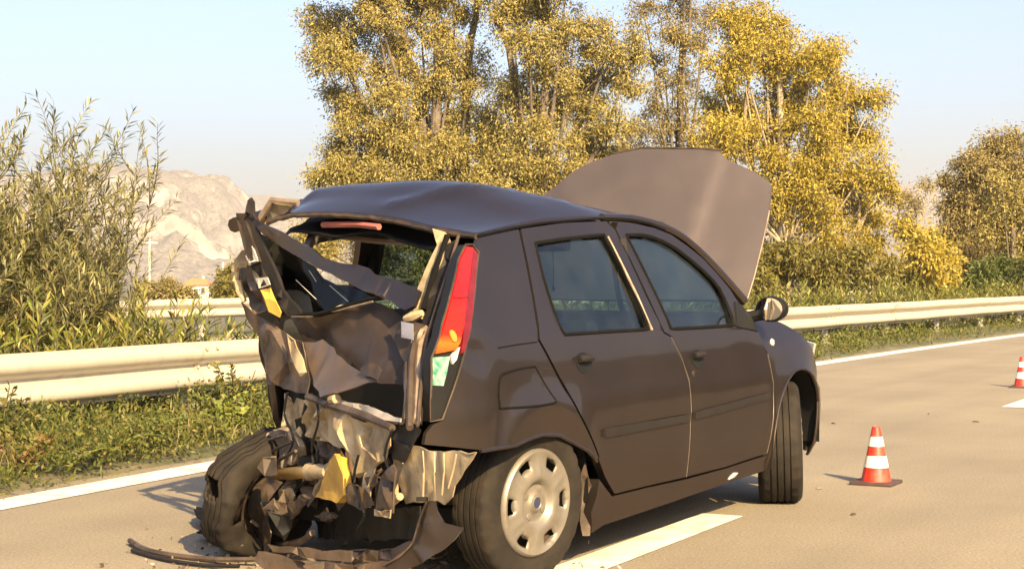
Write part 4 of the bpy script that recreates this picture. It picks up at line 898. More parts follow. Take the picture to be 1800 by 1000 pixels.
# raised bonnet: hinged at the scuttle, tilted forwards
hood_out = [(-0.704,0.983),(-0.717,1.089),(-0.725,1.217),(-0.729,1.339),(-0.729,1.407),(-0.716,1.517),(-0.707,1.548),(-0.634,1.592),(-0.552,1.631),(-0.447,1.675),(-0.431,1.707),(-0.322,1.720),(-0.229,1.723),(-0.007,1.734),(0.147,1.710),(0.253,1.681),(0.355,1.634),(0.436,1.564),(0.535,1.501)] + [(.63, 1.42), (.70, 1.3), (.715, 1.18), (.70, 1.02), (.35, .985), (0, .98), (-.35, .985)]
def hmap(y, z):
    q = z - 1.0; b = .05 * (1 - (y / .75) ** 2); r = abs(y) - (.36 + .13 * q)
    b += .012 / (1 + math.exp(r * 70)) - .03 * max(0, q - .52) ** 2 * 4
    b += .004 * noise.noise(Vector((y * 4, z * 4, 0)))
    return (2.1 + .5 * q - b + .045, y, z)
M_hood = mat('lit_bonnet_paint', (.1, .082, .08), rough=.5, metal=.6, var=.06, scale=3, coat=.1, dirt=(.14, .115, .105), dirt_amt=.15, dirt_scale=4)  # lighter variant of the body paint, sunlight on the raised bonnet put in
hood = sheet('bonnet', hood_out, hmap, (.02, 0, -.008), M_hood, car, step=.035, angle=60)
MB().tube([Vector(hmap(a, b)) + Vector((.008, 0, 0)) for a, b in densify(hood_out[:5], .05, False)], .004, 6).build('bonnet_edge', M_edge, hood)
MB().tube([Vector(hmap(a, b)) + Vector((.01, 0, .004)) for a, b in densify(hood_out[10:15], .05, False)], .008, 6).build('bonnet_front_edge', M_steel, hood)
MB().tube([(2.3, .45, .78), (2.42, .42, 1.5)], .006, 6).build('bonnet_prop', M_blk, hood)
for sg in (-1, 1): MB().box((2.12, sg * .6, .95), (.05, .03, .12), ry=.4).build('bonnet_hinge', M_steel, hood, False)

# engine bay
eb = MB().box((2.62, 0, .52), (.5, .62, .36)).build('engine_block', M_steel, car); bevel(eb, .03)
MB().box((2.62, -.02, .73), (.36, .42, .06)).build('engine_cover', M_blk, eb, False)
bevel(MB().box((2.55, .5, .62), (.2, .17, .2)).build('battery', M_blk, eb), .01)
MB().box((3.05, 0, .42), (.05, .9, .36)).build('radiator', M_blk, car, False)
for sg in (-1, 1): sheet('inner_wing', [(2.2, .5), (3.1, .45), (3.08, .6), (2.7, .76), (2.2, .88)], lambda a, b, sg=sg: (a, sg * .6, b), (0, -.02 * sg, 0), M_steel, car, step=.12)
MB().box((2.14, 0, .62), (.03, 1.36, .6)).build('bulkhead', M_blk, car, False)

# left side: fender, doors, windows
lfen = sheet('front_fender', shrink(fen + [(2.51 + .34 * math.cos(R_(x)), .30 + .35 * math.sin(R_(x))) for x in range(30, 196, 10)] + [(2.12, .2), (2.105, .2)], .002), lambda u, z: (u, -fmap(u, z)[1], z), (0, -.012, 0), M_body, car, step=.07)
ld = sheet('front_door', shrink(fd, .002), lmap(), (0, -.03, 0), M_body, car, holes=[fwin], step=.08)
window_glass('window', shrink(fwin, -.006), lmap(-.014), ld, G_side)
lrd = sheet('rear_door', shrink(rd, .002), lmap(), (0, -.03, 0), M_body, car, holes=[rwin], step=.08)
sheet('sill', [(.42, .13), (2.15, .19), (2.15, .27), (.55, .27)], lmap(-.003), (0, -.05, 0), M_body, car, step=.1)
MB().tube([(.0, .60, 1.3), (.5, .605, 1.40), (.92, .6, 1.36), (1.1, .6, 1.335), (1.4, .61, 1.3)], .03, 8).build('roof_rail', M_body, car)

# floor, underbody, interior
fl = MB().box((1.25, 0, .2), (2.5, 1.12, .09)).box((1.2, 0, .26), (1.5, 1.45, .06)).build('floor_pan', M_blk, car, False)
MB().box((.05, -.22, .40), (.5, .7, .05)).box((.27, 0, .33), (.05, 1.1, .2)).build('boot_floor', M_blk, car, False)
def seat(x, y, w, rec):
    s_ = bevel(MB().box((x, y, .42), (.5, w, .16), ry=-.12).build('seat_base', M_cloth, car), .04, 3)
    b_ = bevel(MB().box((x - .27, y, .66), (.13, w * .95, .54), ry=-rec).build('seat_back', M_cloth, car), .04, 3)
    return b_
for y in (-.36, .36):
    b_ = seat(1.2, y, .48, .5)
b_ = seat(.62, 0, 1.2, .3)
dash = MB()
prof = [(2.12, .93), (1.95, .925), (1.78, .86), (1.74, .78), (1.8, .6), (2.1, .55)]
v = [(u, y, z) for y in (-.68, .68) for u, z in prof]; n = len(prof)
dash.add(v, [[i, (i + 1) % n, (i + 1) % n + n, i + n] for i in range(n)] + [list(range(n)), list(range(n, 2 * n))[::-1]])
dash = bevel(dash.build('dashboard', M_blk, car), .015)
sw = MB(); cc = Vector((1.68, .36, .86)); ax = Vector((-.82, 0, .57)); e1 = Vector((0, 1, 0)); e2 = ax.cross(e1)
sw.tube([cc + (e1 * math.cos(a) + e2 * math.sin(a)) * .185 for a in [i * math.pi / 14 for i in range(29)]], .014, 7)
sw.tube([cc, cc + ax * -.25], .035, 8); sw.tube([cc - e1 * .18, cc, cc + e1 * .18], .018, 6)
sw.build('steering_wheel', M_blk, car)
rvm = bevel(MB().box((1.5, .0, 1.24), (.04, .24, .065), rz=-.2).build('rear_view_mirror', M_blk, car), .012)
MB().box((1.477, -.005, 1.24), (.004, .2, .045), rz=-.2).build('mirror_face', M_mirror, rvm, False)
MB().tube([(1.51, 0, 1.26), (1.58, 0, 1.34)], .01, 6).build('mirror_stalk', M_blk, rvm)
MB().tube(smooth_line([(1.5, -.02, 1.21), (1.495, -.03, 1.12), (1.5, -.025, 1.05)], 4), .003, 5).build('hanging_cord', M_blk, rvm)
MB().lathe([(0, -.012), (.014, 0), (0, .012)], 8, Matrix.Translation((1.5, -.025, 1.04))).build('hanging_charm', M_red, rvm)
for y in (-.3, .3): bevel(MB().box((1.5, y, 1.285), (.12, .3, .02), ry=.35).build('sun_visor', M_trim, car), .006)
for y in (-.66, .66): MB().tube(smooth_line([(1.0, y * .93, 1.25), (1.02, y * .98, 1.05), (1.06, y * 1.1, .8)], 4), [.028] * 9, 7).build('inner_pillar', M_trim, car)
MB().tube(smooth_line([(1.0, -.58, 1.2), (1.02, -.6, 1.0), (1.1, -.64, .8), (1.2, -.62, .6)], 5), .012, 5).build('seat_belt', M_trim, car)

# tail light in the right corner pillar
lt_all = [(-0.255,1.209),(-0.209,1.210),(-0.185,1.184),(-0.316,1.032),(-0.427,0.911),(-0.507,0.804),(-0.574,0.698),(-0.618,0.632),(-0.667,0.627),(-0.650,0.702),(-0.628,0.832),(-0.552,0.940),(-0.464,1.033),(-0.339,1.157)]
light = sheet('tail_light', shrink(lt_all, .001), rmap(-.006), (.02, .04, 0), M_blk, car, step=.04)
def lens(name, poly, m, off=.004): return sheet(name, poly, rmap(off), (.004, .012, 0), m, light, step=.035)
def lens_mat():
    m = mat('red_amber_lens', (.4, .008, .005), rough=.28, var=.2, scale=20, spec=.45)
    n = m.node_tree.nodes; l = m.node_tree.links; b = n['Principled BSDF']; tc = n.new('ShaderNodeTexCoord'); sx = n.new('ShaderNodeSeparateXYZ'); l.new(tc.outputs['Object'], sx.inputs[0])
    nz = n.new('ShaderNodeTexNoise'); nz.inputs['Scale'].default_value = 18; l.new(tc.outputs['Object'], nz.inputs['Vector']); ad = n.new('ShaderNodeMath'); ad.operation = 'MULTIPLY_ADD'; ad.inputs[1].default_value = .03; l.new(nz.outputs[0], ad.inputs[0]); l.new(sx.outputs['Z'], ad.inputs[2])
    mr = n.new('ShaderNodeMapRange'); mr.inputs['From Min'].default_value = .84; mr.inputs['From Max'].default_value = 1.24; l.new(ad.outputs[0], mr.inputs['Value'])
    rp = n.new('ShaderNodeValToRGB'); els = rp.color_ramp.elements
    for p, c in ((.06, (.2, .05, .004)), (.13, (.42, .09, .006)), (.2, (.45, .012, .005)), (.42, (.5, .01, .006)), (.55, (.3, .005, .005)), (.95, (.38, .007, .006))): els.new(p).color = (*c, 1)
    els.remove(els[0]); els.remove(els[-1]); l.new(mr.outputs[0], rp.inputs[0]); l.new(rp.outputs[0], b.inputs['Base Color'])
    wv_ = n.new('ShaderNodeTexWave'); wv_.bands_direction = 'Z'; wv_.inputs['Scale'].default_value = 55; l.new(tc.outputs['Object'], wv_.inputs['Vector']); bp_ = n.new('ShaderNodeBump'); bp_.inputs['Strength'].default_value = .35; bp_.inputs['Distance'].default_value = .004; l.new(wv_.outputs[1], bp_.inputs['Height']); l.new(bp_.outputs[0], b.inputs['Normal'])
    return m
lens('red_lens', [(-0.255,1.203),(-0.221,1.198),(-0.293,1.110),(-0.371,1.030),(-0.456,0.929),(-0.493,0.880),(-0.524,0.855),(-0.613,0.845),(-0.597,0.874),(-0.542,0.940),(-0.459,1.031),(-0.334,1.153)], lens_mat())
lens('lens_edge', [(-0.218,1.202),(-0.200,1.178),(-0.324,1.032),(-0.430,0.911),(-0.479,0.850),(-0.501,0.841),(-0.456,0.929),(-0.369,1.030),(-0.289,1.110)], M_crim)
MB().tube([rmap(.006)(u, z) for u, z in [(-0.457,1.030),(-0.418,1.027),(-0.377,1.029)]], .002, 5).build('lens_joint', M_crim, light)
b_ = lens('amber_bulb_glow', [(u, z) for u, z in [( (-0.524,0.902)[0] + .014 * math.cos(a), (-0.524,0.902)[1] + .02 * math.sin(a)) for a in [i * math.pi / 6 for i in range(12)]]], mat('amber_bulb', (.5, .17, .01), rough=.2, coat=.5), .008)
lens('clear_lens_edge', [(-0.528,0.850),(-0.500,0.864),(-0.527,0.823),(-0.548,0.809),(-0.550,0.835)], M_clr)
lens('broken_green_lens', [(-0.623,0.834),(-0.550,0.835),(-0.574,0.782),(-0.595,0.740),(-0.638,0.744)], M_grn, .0)
outline_tube('light_seal', lt_all, rmap(.0), .004, M_steel, light)

# ------------------------------------------------------------------ wheels
def tyre_profile(w, R0, rim):
    """cross section from the outer bead over the tread to the inner bead: (radius, y)"""
    h = w / 2; p = [(rim - .012, h * .72), (rim + .004, h * .86), (rim + .02, h * .95), (rim + .055, h * 1.03), (rim + .08, h * 1.0), (R0 - .012, h * .9), (R0 - .003, h * .8)]
    g = .008
    for a, b in ((.72, .5), (.42, .2), (.12, -.12), (-.2, -.42), (-.5, -.72)):
        p += [(R0, h * a), (R0 + .001, h * (a + b) / 2), (R0, h * b), (R0 - g, h * (b - .01)), (R0 - g, h * (b - .07))]
    p = p[:-2]
    p += [(R0 - .003, -h * .8), (R0 - .012, -h * .9), (rim + .08, -h * 1.0), (rim + .055, -h * 1.03), (rim + .02, -h * .95), (rim + .004, -h * .86), (rim - .012, -h * .72)]
    return p
def wheel(name_label, loc, yaw, camber, cap=True, flat=0., mangle=0., w=.172, R0=.292, rim=.185, seed=1):
    root = empty('wheel', loc, 0, car); root.rotation_euler = (camber, 0, yaw)
    prof = tyre_profile(w, R0, rim); n = 90; o = MB().lathe(prof, n).build('tyre', M_tyre, root, True, 30)
    k = len(prof); me = o.data; rnd = random.Random(seed)
    for v in me.vertices:
        r = math.hypot(v.co.x, v.co.z); a = math.atan2(v.co.z, v.co.x); seg = int(round(a / (2 * math.pi) * n)) % n
        if r > R0 - .0125 and abs(v.co.y) > w * .3 and seg % 3 == 0:      # cut shoulder blocks
            q = (r - .007) / r; v.co.x *= q; v.co.z *= q
        if flat and v.co.z < -R0 * .55:
            t = (-v.co.z - R0 * .55) / (R0 * .45); v.co.z += flat * t * t; v.co.y *= 1 + .25 * t
        elif v.co.z < -R0 * .9: v.co.z += .008 * (-v.co.z - R0 * .9) / (R0 * .1)
        if mangle:
            q = v.co * 5 + Vector((3, 7, 1)); v.co += Vector((noise.noise(q), noise.noise(q + Vector((5, 0, 0))) * 1.6, noise.noise(q + Vector((0, 5, 0))))) * mangle; q = v.co * 19; v.co += Vector((noise.noise(q), noise.noise(q + Vector((5, 0, 0))), noise.noise(q + Vector((0, 5, 0))))) * mangle * .3; v.co.z *= .9
    if mangle:                                                   # rips in the casing
        bm = bmesh.new(); bm.from_mesh(me)
        dead = [f for f in bm.faces if noise.noise(f.calc_center_median() * 7 + Vector((2, 5, 9))) > .4 and f.calc_center_median().z > -.1]
        bmesh.ops.delete(bm, geom=dead, context='FACES'); bm.to_mesh(me); bm.free(); md = o.modifiers.new('thickness', 'SOLIDIFY'); md.thickness = .012
    # steel rim behind the cap
    MB().lathe([(rim, w * .36), (rim - .012, w * .34), (rim - .022, w * .1), (rim - .02, -w * .34), (rim, -w * .38)], 40).lathe([(rim - .02, w * .12), (.09, w * .06), (.05, w * .14), (0, w * .14)], 40).build('rim', M_steel, root)
    MB().lathe([(0, -.02), (.11, -.02), (.11, -.085), (.05, -.09), (0, -.09)], 24).build('brake_drum', M_steel, root)
    if cap:
        y0 = w * .46
        prof = [(.191, -.012), (.189, .002), (.183, .008), (.176, .006), (.168, .003), (.158, .002), (.146, .003), (.132, .005), (.118, .008), (.104, .010), (.092, .012), (.083, .006), (.078, -.010), (.072, -.014), (.06, -.014), (.045, -.012), (.03, -.006), (.027, .0), (.0, .001)]
        n = 96; v = []; f = []
        for i in range(n):
            a = 2 * math.pi * i / n; ph = (a * 6 / (2 * math.pi)) % 1.0
            for r, y in prof:
                rib = .004 * math.exp(-((ph - .5) / .1) ** 2) if .1 < r < .175 else 0
                dish = -.012 * math.exp(-((ph if ph < .5 else ph - 1) / .17) ** 4) if .118 < r < .17 else 0
                v.append((r * math.cos(a), y0 + y + rib + dish, r * math.sin(a)))
        k = len(prof)
        for i in range(n):
            ph = ((i + .5) / n * 6) % 1.0; ph = ph if ph < .5 else ph - 1
            for j in range(k - 1):
                rm = (prof[j][0] + prof[j + 1][0]) / 2
                if abs(ph) < .165 - .035 * (rm < .135) and .128 < rm < .172: continue
                f.append([i * k + j, i * k + j + 1, ((i + 1) % n) * k + j + 1, ((i + 1) % n) * k + j])
        c = mesh_obj('hubcap', v, f, M_hub, root, True, 45); md = c.modifiers.new('thickness', 'SOLIDIFY'); md.thickness = .006; md.offset = 1
        for q in range(4):
            a = q * math.pi / 2 + .5; MB().lathe([(0, .008), (.013, .006), (.016, -.006)], 12, Matrix.Translation((.056 * math.cos(a), y0 - .010, .055 * math.sin(a)))).build('wheel_nut', M_hub, root)
        MB().lathe([(0, .008), (.019, .007), (.021, .004)], 20, Matrix.Translation((0, y0, 0))).build('emblem', M_emb, root)
        MB().lathe([(.02, .006), (.022, .009), (.026, .008), (.027, .003)], 24, Matrix.Translation((0, y0, 0))).build('emblem_ring', M_hub, root)
    return root
# wheels on the right carry their outer face at -y: turned half round
wheel('rr', (.028, -.692, .290), math.pi - R_(9), R_(-2), seed=1)
wheel('fr', (2.54, -.705, .286), math.pi + R_(22.5), R_(2), seed=2, w=.205, R0=.295)
wheel('fl', (2.47, .69, .284), R_(20), 0, seed=3)
wheel('rl', (.05, .485, .225), R_(-6), R_(16), cap=False, flat=.06, mangle=.028, seed=4)
for cx, cz, a_e in ((0, .28, 110), (2.49, .3, 185)):
    MB().lathe([(.385, 0), (.385, .3)], 20, Matrix.Translation((cx, -.79, cz)), False, R_(-5), R_(a_e)).build('wheel_arch_liner', M_blk, car)
MB().lathe([(.385, 0), (.385, -.3)], 20, Matrix.Translation((2.49, .79, .3)), False, R_(-5), R_(185)).build('wheel_arch_liner', M_blk, car)
MB().tube([(.02, -.6, .28), (.1, 0, .26), (.05, .5, .25)], .035, 10).build('axle_beam', M_steel, car)
MB().tube([(2.47, -.6, .28), (2.47, .6, .28)], .025, 8).build('drive_shaft', M_steel, car)
crumple('splash_guard', [(.36, -.79, .40), (.42, -.795, .28), (.40, -.79, .12), (.38, -.77, .12), (.36, -.76, .3)], M_brown, car, 4, .008, 3)
MB().box((.31, -.69, .27), (.03, .12, .18)).build('arch_bracket', M_prim, car, False)

# ------------------------------------------------------------------ the crushed rear
tg = crumple('tailgate', [(-0.074,0.263,0.948),(-0.142,0.130,0.949),(-0.207,-0.075,0.978),(-0.217,-0.226,1.007),(-0.238,-0.281,0.997),(-0.272,-0.395,0.948),(-0.324,-0.418,0.890),(-0.414,-0.499,0.786),(-0.483,-0.541,0.728),(-0.434,-0.394,0.729),(-0.296,-0.220,0.763),(-0.122,0.065,0.860),(-0.109,0.168,0.849),(-0.118,0.205,0.913)], mat('scuffed_tailgate_paint', (.06, .043, .036), rough=.5, metal=.7, var=.25, scale=7, dirt=(.09, .065, .05), dirt_amt=.4, dirt_scale=6), car, 7, .012, 21, fine=.002, angle=40)
crumple('number_plate_recess', [(-0.166,0.127,0.851),(-0.203,0.013,0.865),(-0.357,-0.233,0.776),(-0.431,-0.330,0.764),(-0.483,-0.421,0.756),(-0.503,-0.442,0.740),(-0.469,-0.289,0.704),(-0.380,-0.108,0.666),(-0.273,0.003,0.718),(-0.233,0.056,0.773)], mat('bronze_panel', (.17, .12, .085), rough=.42, metal=.7, var=.2, scale=6), tg, 3, .006, 22, fine=.001, angle=50)
crumple('chrome_trim_piece', [(-0.441,-0.322,0.777),(-0.447,-0.358,0.800),(-0.482,-0.427,0.797),(-0.511,-0.467,0.780),(-0.527,-0.456,0.746),(-0.474,-0.364,0.756)], M_steel, tg, 3, .006, 23, fine=.002, angle=60)
crumple('top_bar', [(-0.082,0.434,1.320),(-0.116,0.348,1.298),(-0.123,0.274,1.271),(-0.136,0.188,1.231),(-0.151,0.104,1.204),(-0.168,0.041,1.169),(-0.187,-0.032,1.152),(-0.216,-0.158,1.141),(-0.270,-0.313,1.096),(-0.350,-0.514,1.049),(-0.384,-0.512,0.996),(-0.379,-0.469,0.981),(-0.294,-0.287,1.033),(-0.269,-0.221,1.044),(-0.233,-0.130,1.073),(-0.198,-0.027,1.106),(-0.167,0.079,1.136),(-0.138,0.200,1.181),(-0.122,0.288,1.221),(-0.113,0.358,1.252),(-0.112,0.396,1.288)], M_body, tg, 8, .006, 24, thick=.012, fine=.002, angle=50)
crumple('side_frame', [(-0.103,0.461,1.344),(-0.102,0.412,1.308),(-0.099,0.386,1.242),(-0.106,0.320,1.132),(-0.134,0.221,1.017),(-0.169,0.136,0.956),(-0.136,0.228,0.948),(-0.109,0.304,1.005),(-0.097,0.352,1.075),(-0.090,0.401,1.156),(-0.092,0.439,1.238)], M_trim, tg, 8, .015, 25, thick=.014)
crumple('side_frame', [(-0.122,0.488,1.344),(-0.118,0.486,1.320),(-0.108,0.471,1.238),(-0.103,0.450,1.172),(-0.103,0.430,1.141),(-0.114,0.383,1.156),(-0.114,0.402,1.202),(-0.114,0.421,1.238),(-0.120,0.447,1.315),(-0.124,0.439,1.343)], M_body, tg, 4, .012, 26, thick=.014)
crumple('spoiler_end', [(-0.103,0.456,1.340),(-0.110,0.439,1.394),(-0.110,0.419,1.403),(-0.109,0.406,1.385),(-0.103,0.405,1.315)], M_body, tg, 2, .008, 27, thick=.014)
crumple('glass_pane', [(-0.013,0.489,1.285),(-0.014,0.437,1.255),(-0.034,0.279,1.183),(-0.060,0.159,1.136),(-0.080,0.102,1.091),(-0.105,0.023,1.067),(-0.125,-0.052,1.065),(-0.159,-0.143,1.039),(-0.182,-0.197,1.021),(-0.149,-0.069,1.000),(-0.114,0.058,0.971),(-0.070,0.189,0.949),(-0.030,0.302,1.000),(-0.010,0.395,1.132)], G_dark, tg, 5, .012, 28, fine=.001)
MB().tube([(-0.123,0.231,1.002),(-0.155,0.146,0.954),(-0.194,0.038,0.956),(-0.233,-0.094,0.981),(-0.269,-0.245,1.016),(-0.298,-0.364,1.029)], .011, 6).build('glass_seal', M_rub, tg)
MB().tube([(-0.139,0.207,0.946),(-0.183,0.086,0.948),(-0.241,-0.100,0.977),(-0.284,-0.269,1.008)], .004, 5).build('tailgate_lip', M_edge, tg)
for a, b in (((543,475),(556,495)), ((520,492),(556,526)), ((580,502),(612,530))):
    MB().tube([(-0.080,0.168,1.121), (-0.097,0.121,1.078)] if a[0] == 543 else ([(-0.065,0.242,1.084), (-0.109,0.112,1.011)] if a[0] == 520 else [(-0.121,0.040,1.063), (-0.171,-0.080,1.005)]), .0016, 4).build('glass_scratch', M_clr, tg)
crumple('corner_bracket', [(-0.319,-0.354,0.907),(-0.373,-0.451,0.947),(-0.401,-0.519,0.943),(-0.433,-0.589,0.933),(-0.449,-0.555,0.892),(-0.510,-0.579,0.820),(-0.530,-0.584,0.794),(-0.391,-0.441,0.861)], M_steel, tg, 5, .02, 29)
crumple('latch_plate', [(-0.410,-0.475,0.943),(-0.439,-0.544,0.937),(-0.488,-0.576,0.884),(-0.454,-0.505,0.891)], mat('blue_grey_plate', (.2, .2, .24), rough=.4, metal=.3), tg, 2, .006, 30, fine=.001)

# crushed left quarter panel with the remains of its lamp
lq = crumple('crushed_quarter_panel', [(-0.023,0.541,0.998),(-0.043,0.459,0.952),(-0.066,0.390,0.929),(-0.127,0.235,0.883),(-0.179,0.120,0.852),(-0.230,0.053,0.743),(-0.245,0.037,0.715),(-0.253,0.041,0.663),(-0.153,0.210,0.670),(-0.049,0.390,0.683),(-0.047,0.405,0.769),(-0.039,0.445,0.872),(-0.019,0.518,0.935)], M_brown, car, 10, .028, 31)
crumple('torn_edge', [(-0.186,0.190,0.881),(-0.213,0.132,0.861),(-0.286,0.021,0.747),(-0.269,0.060,0.730),(-0.217,0.142,0.793)], M_prim, lq, 4, .012, 32)
crumple('folded_flange', [(0.071,0.631,1.133),(-0.044,0.472,1.137),(-0.042,0.449,1.077),(-0.046,0.417,1.039),(-0.048,0.393,0.966),(-0.017,0.474,0.949),(-0.009,0.514,0.986),(0.063,0.611,1.064)], M_brown, lq, 6, .03, 33)
MB().tube([(-0.022,0.530,1.193),(-0.007,0.571,1.155),(0.006,0.596,1.121),(0.016,0.598,1.081),(0.023,0.586,1.037),(0.026,0.565,0.997)], [.012, .016, .018, .018, .016, .01], 7).build('panel_edge', M_prim, lq)
crumple('panel_corner', [(-0.033,0.524,1.193),(-0.030,0.501,1.148),(-0.024,0.514,1.132),(-0.012,0.573,1.133)], M_prim, lq, 2, .008, 34)
crumple('white_lamp_shard', [(-0.107,0.421,1.218),(-0.108,0.407,1.202),(-0.108,0.387,1.156),(-0.096,0.445,1.148)], M_clr, lq, 2, .008, 35, fine=.001)
crumple('white_lamp_shard', [(-0.097,0.413,1.090),(-0.115,0.343,1.095),(-0.118,0.327,1.066),(-0.099,0.395,1.051)], M_clr, lq, 2, .008, 36, fine=.001)
crumple('yellow_lamp_shard', [(-0.109,0.376,1.046),(-0.126,0.315,1.053),(-0.137,0.279,1.001),(-0.150,0.245,0.961),(-0.147,0.255,0.941),(-0.122,0.324,0.962)], M_yelp, lq, 3, .012, 37, fine=.001)
crumple('lamp_bowl', [(-0.079,0.450,1.141),(-0.092,0.392,1.150),(-0.098,0.349,1.075),(-0.104,0.321,1.049),(-0.079,0.411,1.044),(-0.076,0.438,1.092)], M_trim, lq, 4, .015, 38)
crumple('inner_quarter', [(0.192,0.635,1.319),(0.169,0.541,1.407),(0.171,0.416,1.388),(0.177,0.470,1.346),(0.193,0.583,1.300)], M_prim, car, 4, .02, 39, thick=.02)
MB().tube([(0.138,0.583,1.322),(0.120,0.502,1.402),(0.120,0.372,1.388)], .014, 6).build('door_frame_edge', M_edge, car)
crumple('wheelhouse_wall', [(0.282,0.683,1.134),(0.246,0.422,0.926),(0.240,0.360,0.606),(0.381,0.509,0.356),(0.580,0.795,0.323),(0.570,0.880,0.591),(0.394,0.803,0.917)], M_trim, car, 10, .04, 40)
crumple('boot_wall', [(0.345,0.496,0.923),(0.113,-0.163,0.980),(-0.159,-0.393,0.535),(-0.003,-0.163,0.427),(0.456,0.521,0.372)], M_blk, car, 8, .03, 41)

# right corner: aperture flange, torn sealant, folded posts
pil = crumple('corner_pillar', [(-0.126,-0.421,1.271),(-0.141,-0.487,1.257),(-0.168,-0.521,1.222),(-0.225,-0.504,1.130),(-0.327,-0.522,0.981),(-0.343,-0.514,0.952),(-0.306,-0.446,0.974),(-0.254,-0.443,1.060),(-0.189,-0.455,1.171),(-0.167,-0.466,1.212)], M_prim, car, 6, .008, 42, thick=.02, fine=.002)
MB().tube([(-0.185,-0.522,1.242),(-0.226,-0.521,1.180),(-0.272,-0.522,1.110),(-0.314,-0.523,1.046),(-0.361,-0.535,0.982)], [.012, .009, .013, .008, .012], 6).build('torn_sealant', M_rub, pil)
MB().tube([(-0.204,-0.581,1.241),(-0.255,-0.587,1.170),(-0.328,-0.598,1.071),(-0.393,-0.605,0.983),(-0.460,-0.618,0.898),(-0.545,-0.655,0.806),(-0.660,-0.717,0.701),(-0.759,-0.773,0.622)], [.006, .005, .007, .005, .007, .006, .007, .006], 6).build('pillar_flange', M_brown, pil)
crumple('pillar_inner', [(-0.167,-0.558,1.231),(-0.225,-0.568,1.150),(-0.322,-0.571,1.011),(-0.408,-0.585,0.895),(-0.530,-0.646,0.767),(-0.701,-0.744,0.622),(-0.666,-0.685,0.604),(-0.544,-0.591,0.709),(-0.441,-0.536,0.818),(-0.384,-0.522,0.894),(-0.349,-0.529,0.952),(-0.265,-0.511,1.070),(-0.174,-0.512,1.211)], M_trim, pil, 10, .015, 43, thick=.01)
for i, pts in enumerate(([(-0.444,-0.584,0.916),(-0.474,-0.577,0.868),(-0.531,-0.600,0.804),(-0.626,-0.659,0.716),(-0.747,-0.735,0.612)], [(-0.416,-0.580,0.925),(-0.485,-0.602,0.840),(-0.599,-0.670,0.734),(-0.723,-0.745,0.633)], [(-0.505,-0.565,0.802),(-0.603,-0.632,0.714),(-0.703,-0.692,0.629)])):
    MB().tube(smooth_line(pts, 4), [.012 + .006 * abs(noise.noise(Vector((k * .8, i, 0)))) for k in range(len(smooth_line(pts, 4)))], 6).build('folded_post', M_brown if i != 1 else M_edge, pil)
MB().tube([(-0.390,-0.479,0.952),(-0.401,-0.523,0.961),(-0.405,-0.559,0.973)], [.012, .02, .012], 7).build('weld_lump', M_prim, pil)
crumple('lower_hinge_scrap', [(-0.640,-0.596,0.598),(-0.665,-0.635,0.620),(-0.715,-0.718,0.622),(-0.755,-0.779,0.610),(-0.717,-0.719,0.539),(-0.689,-0.676,0.494),(-0.635,-0.593,0.492),(-0.628,-0.578,0.553)], M_trim, pil, 6, .025, 44)

# boot sill and rear panel
sl = crumple('boot_sill', [(-0.377,-0.173,0.670),(-0.624,-0.567,0.646),(-0.692,-0.667,0.637),(-0.701,-0.669,0.626),(-0.650,-0.585,0.624),(-0.384,-0.168,0.644)], mat('grey_sill', (.3, .27, .24), rough=.5, metal=.3), car, 3, .008, 45, thick=.015)
MB().tube([(-0.271,0.030,0.656),(-0.416,-0.201,0.639),(-0.560,-0.425,0.627),(-0.692,-0.631,0.604)], [.014, .016, .015, .012], 7).build('bumper_rail', M_brown, sl)
MB().tube([(-0.401,-0.173,0.659),(-0.420,-0.209,0.666)], .018, 10).build('towing_eye', M_prim, sl)
rp = crumple('rear_panel', [(-0.263,0.034,0.639),(-0.410,-0.197,0.623),(-0.660,-0.596,0.599),(-0.668,-0.610,0.539),(-0.629,-0.552,0.489),(-0.548,-0.431,0.436),(-0.505,-0.367,0.409),(-0.454,-0.283,0.474),(-0.437,-0.254,0.501),(-0.380,-0.165,0.495),(-0.320,-0.068,0.518),(-0.108,0.209,0.492),(-0.221,0.097,0.570)], M_prim, car, 34, .03, 46, fine=.007)
crumple('side_panel_scrap', [(-0.123,0.198,0.635),(-0.170,0.122,0.630),(-0.142,0.157,0.562),(-0.086,0.226,0.483),(-0.051,0.294,0.539)], M_prim, rp, 3, .02, 47)
crumple('hanging_scrap', [(-0.022,0.330,0.646),(-0.061,0.267,0.628),(-0.043,0.264,0.495),(-0.007,0.314,0.468),(-0.007,0.336,0.556)], M_prim, rp, 3, .02, 48)
ri = crumple('inner_bumper_panel', [(-0.731,-0.772,0.549),(-0.938,-1.100,0.568),(-0.903,-1.040,0.510),(-0.866,-0.980,0.457),(-0.857,-0.964,0.418),(-0.828,-0.918,0.385),(-0.796,-0.871,0.393),(-0.732,-0.773,0.372),(-0.656,-0.658,0.352),(-0.623,-0.607,0.424),(-0.654,-0.653,0.487),(-0.688,-0.704,0.551)], M_prim, car, 10, .01, 49, fine=.003)
for a in range(5):
    pass
MB().tube([(-0.778,-0.807,0.546),(-0.782,-0.812,0.478),(-0.781,-0.809,0.401)], .003, 6).tube([(-0.822,-0.877,0.550),(-0.827,-0.882,0.486),(-0.829,-0.883,0.422)], .003, 6).tube([(-0.863,-0.940,0.553),(-0.863,-0.939,0.493),(-0.860,-0.930,0.422)], .003, 6).tube([(-0.909,-1.013,0.557),(-0.901,-0.998,0.509),(-0.884,-0.968,0.448)], .003, 6).build('pressed_rib', M_prim, ri)
MB().box((-0.785,-0.807,0.393), (.02, .035, .012), rz=.4).build('slot', M_blk, ri, False)
MB().tube([(-0.684,-0.626,0.360), (-0.720,-0.679,0.386)], .013, 10).build('bolt_sleeve', M_prim, ri)
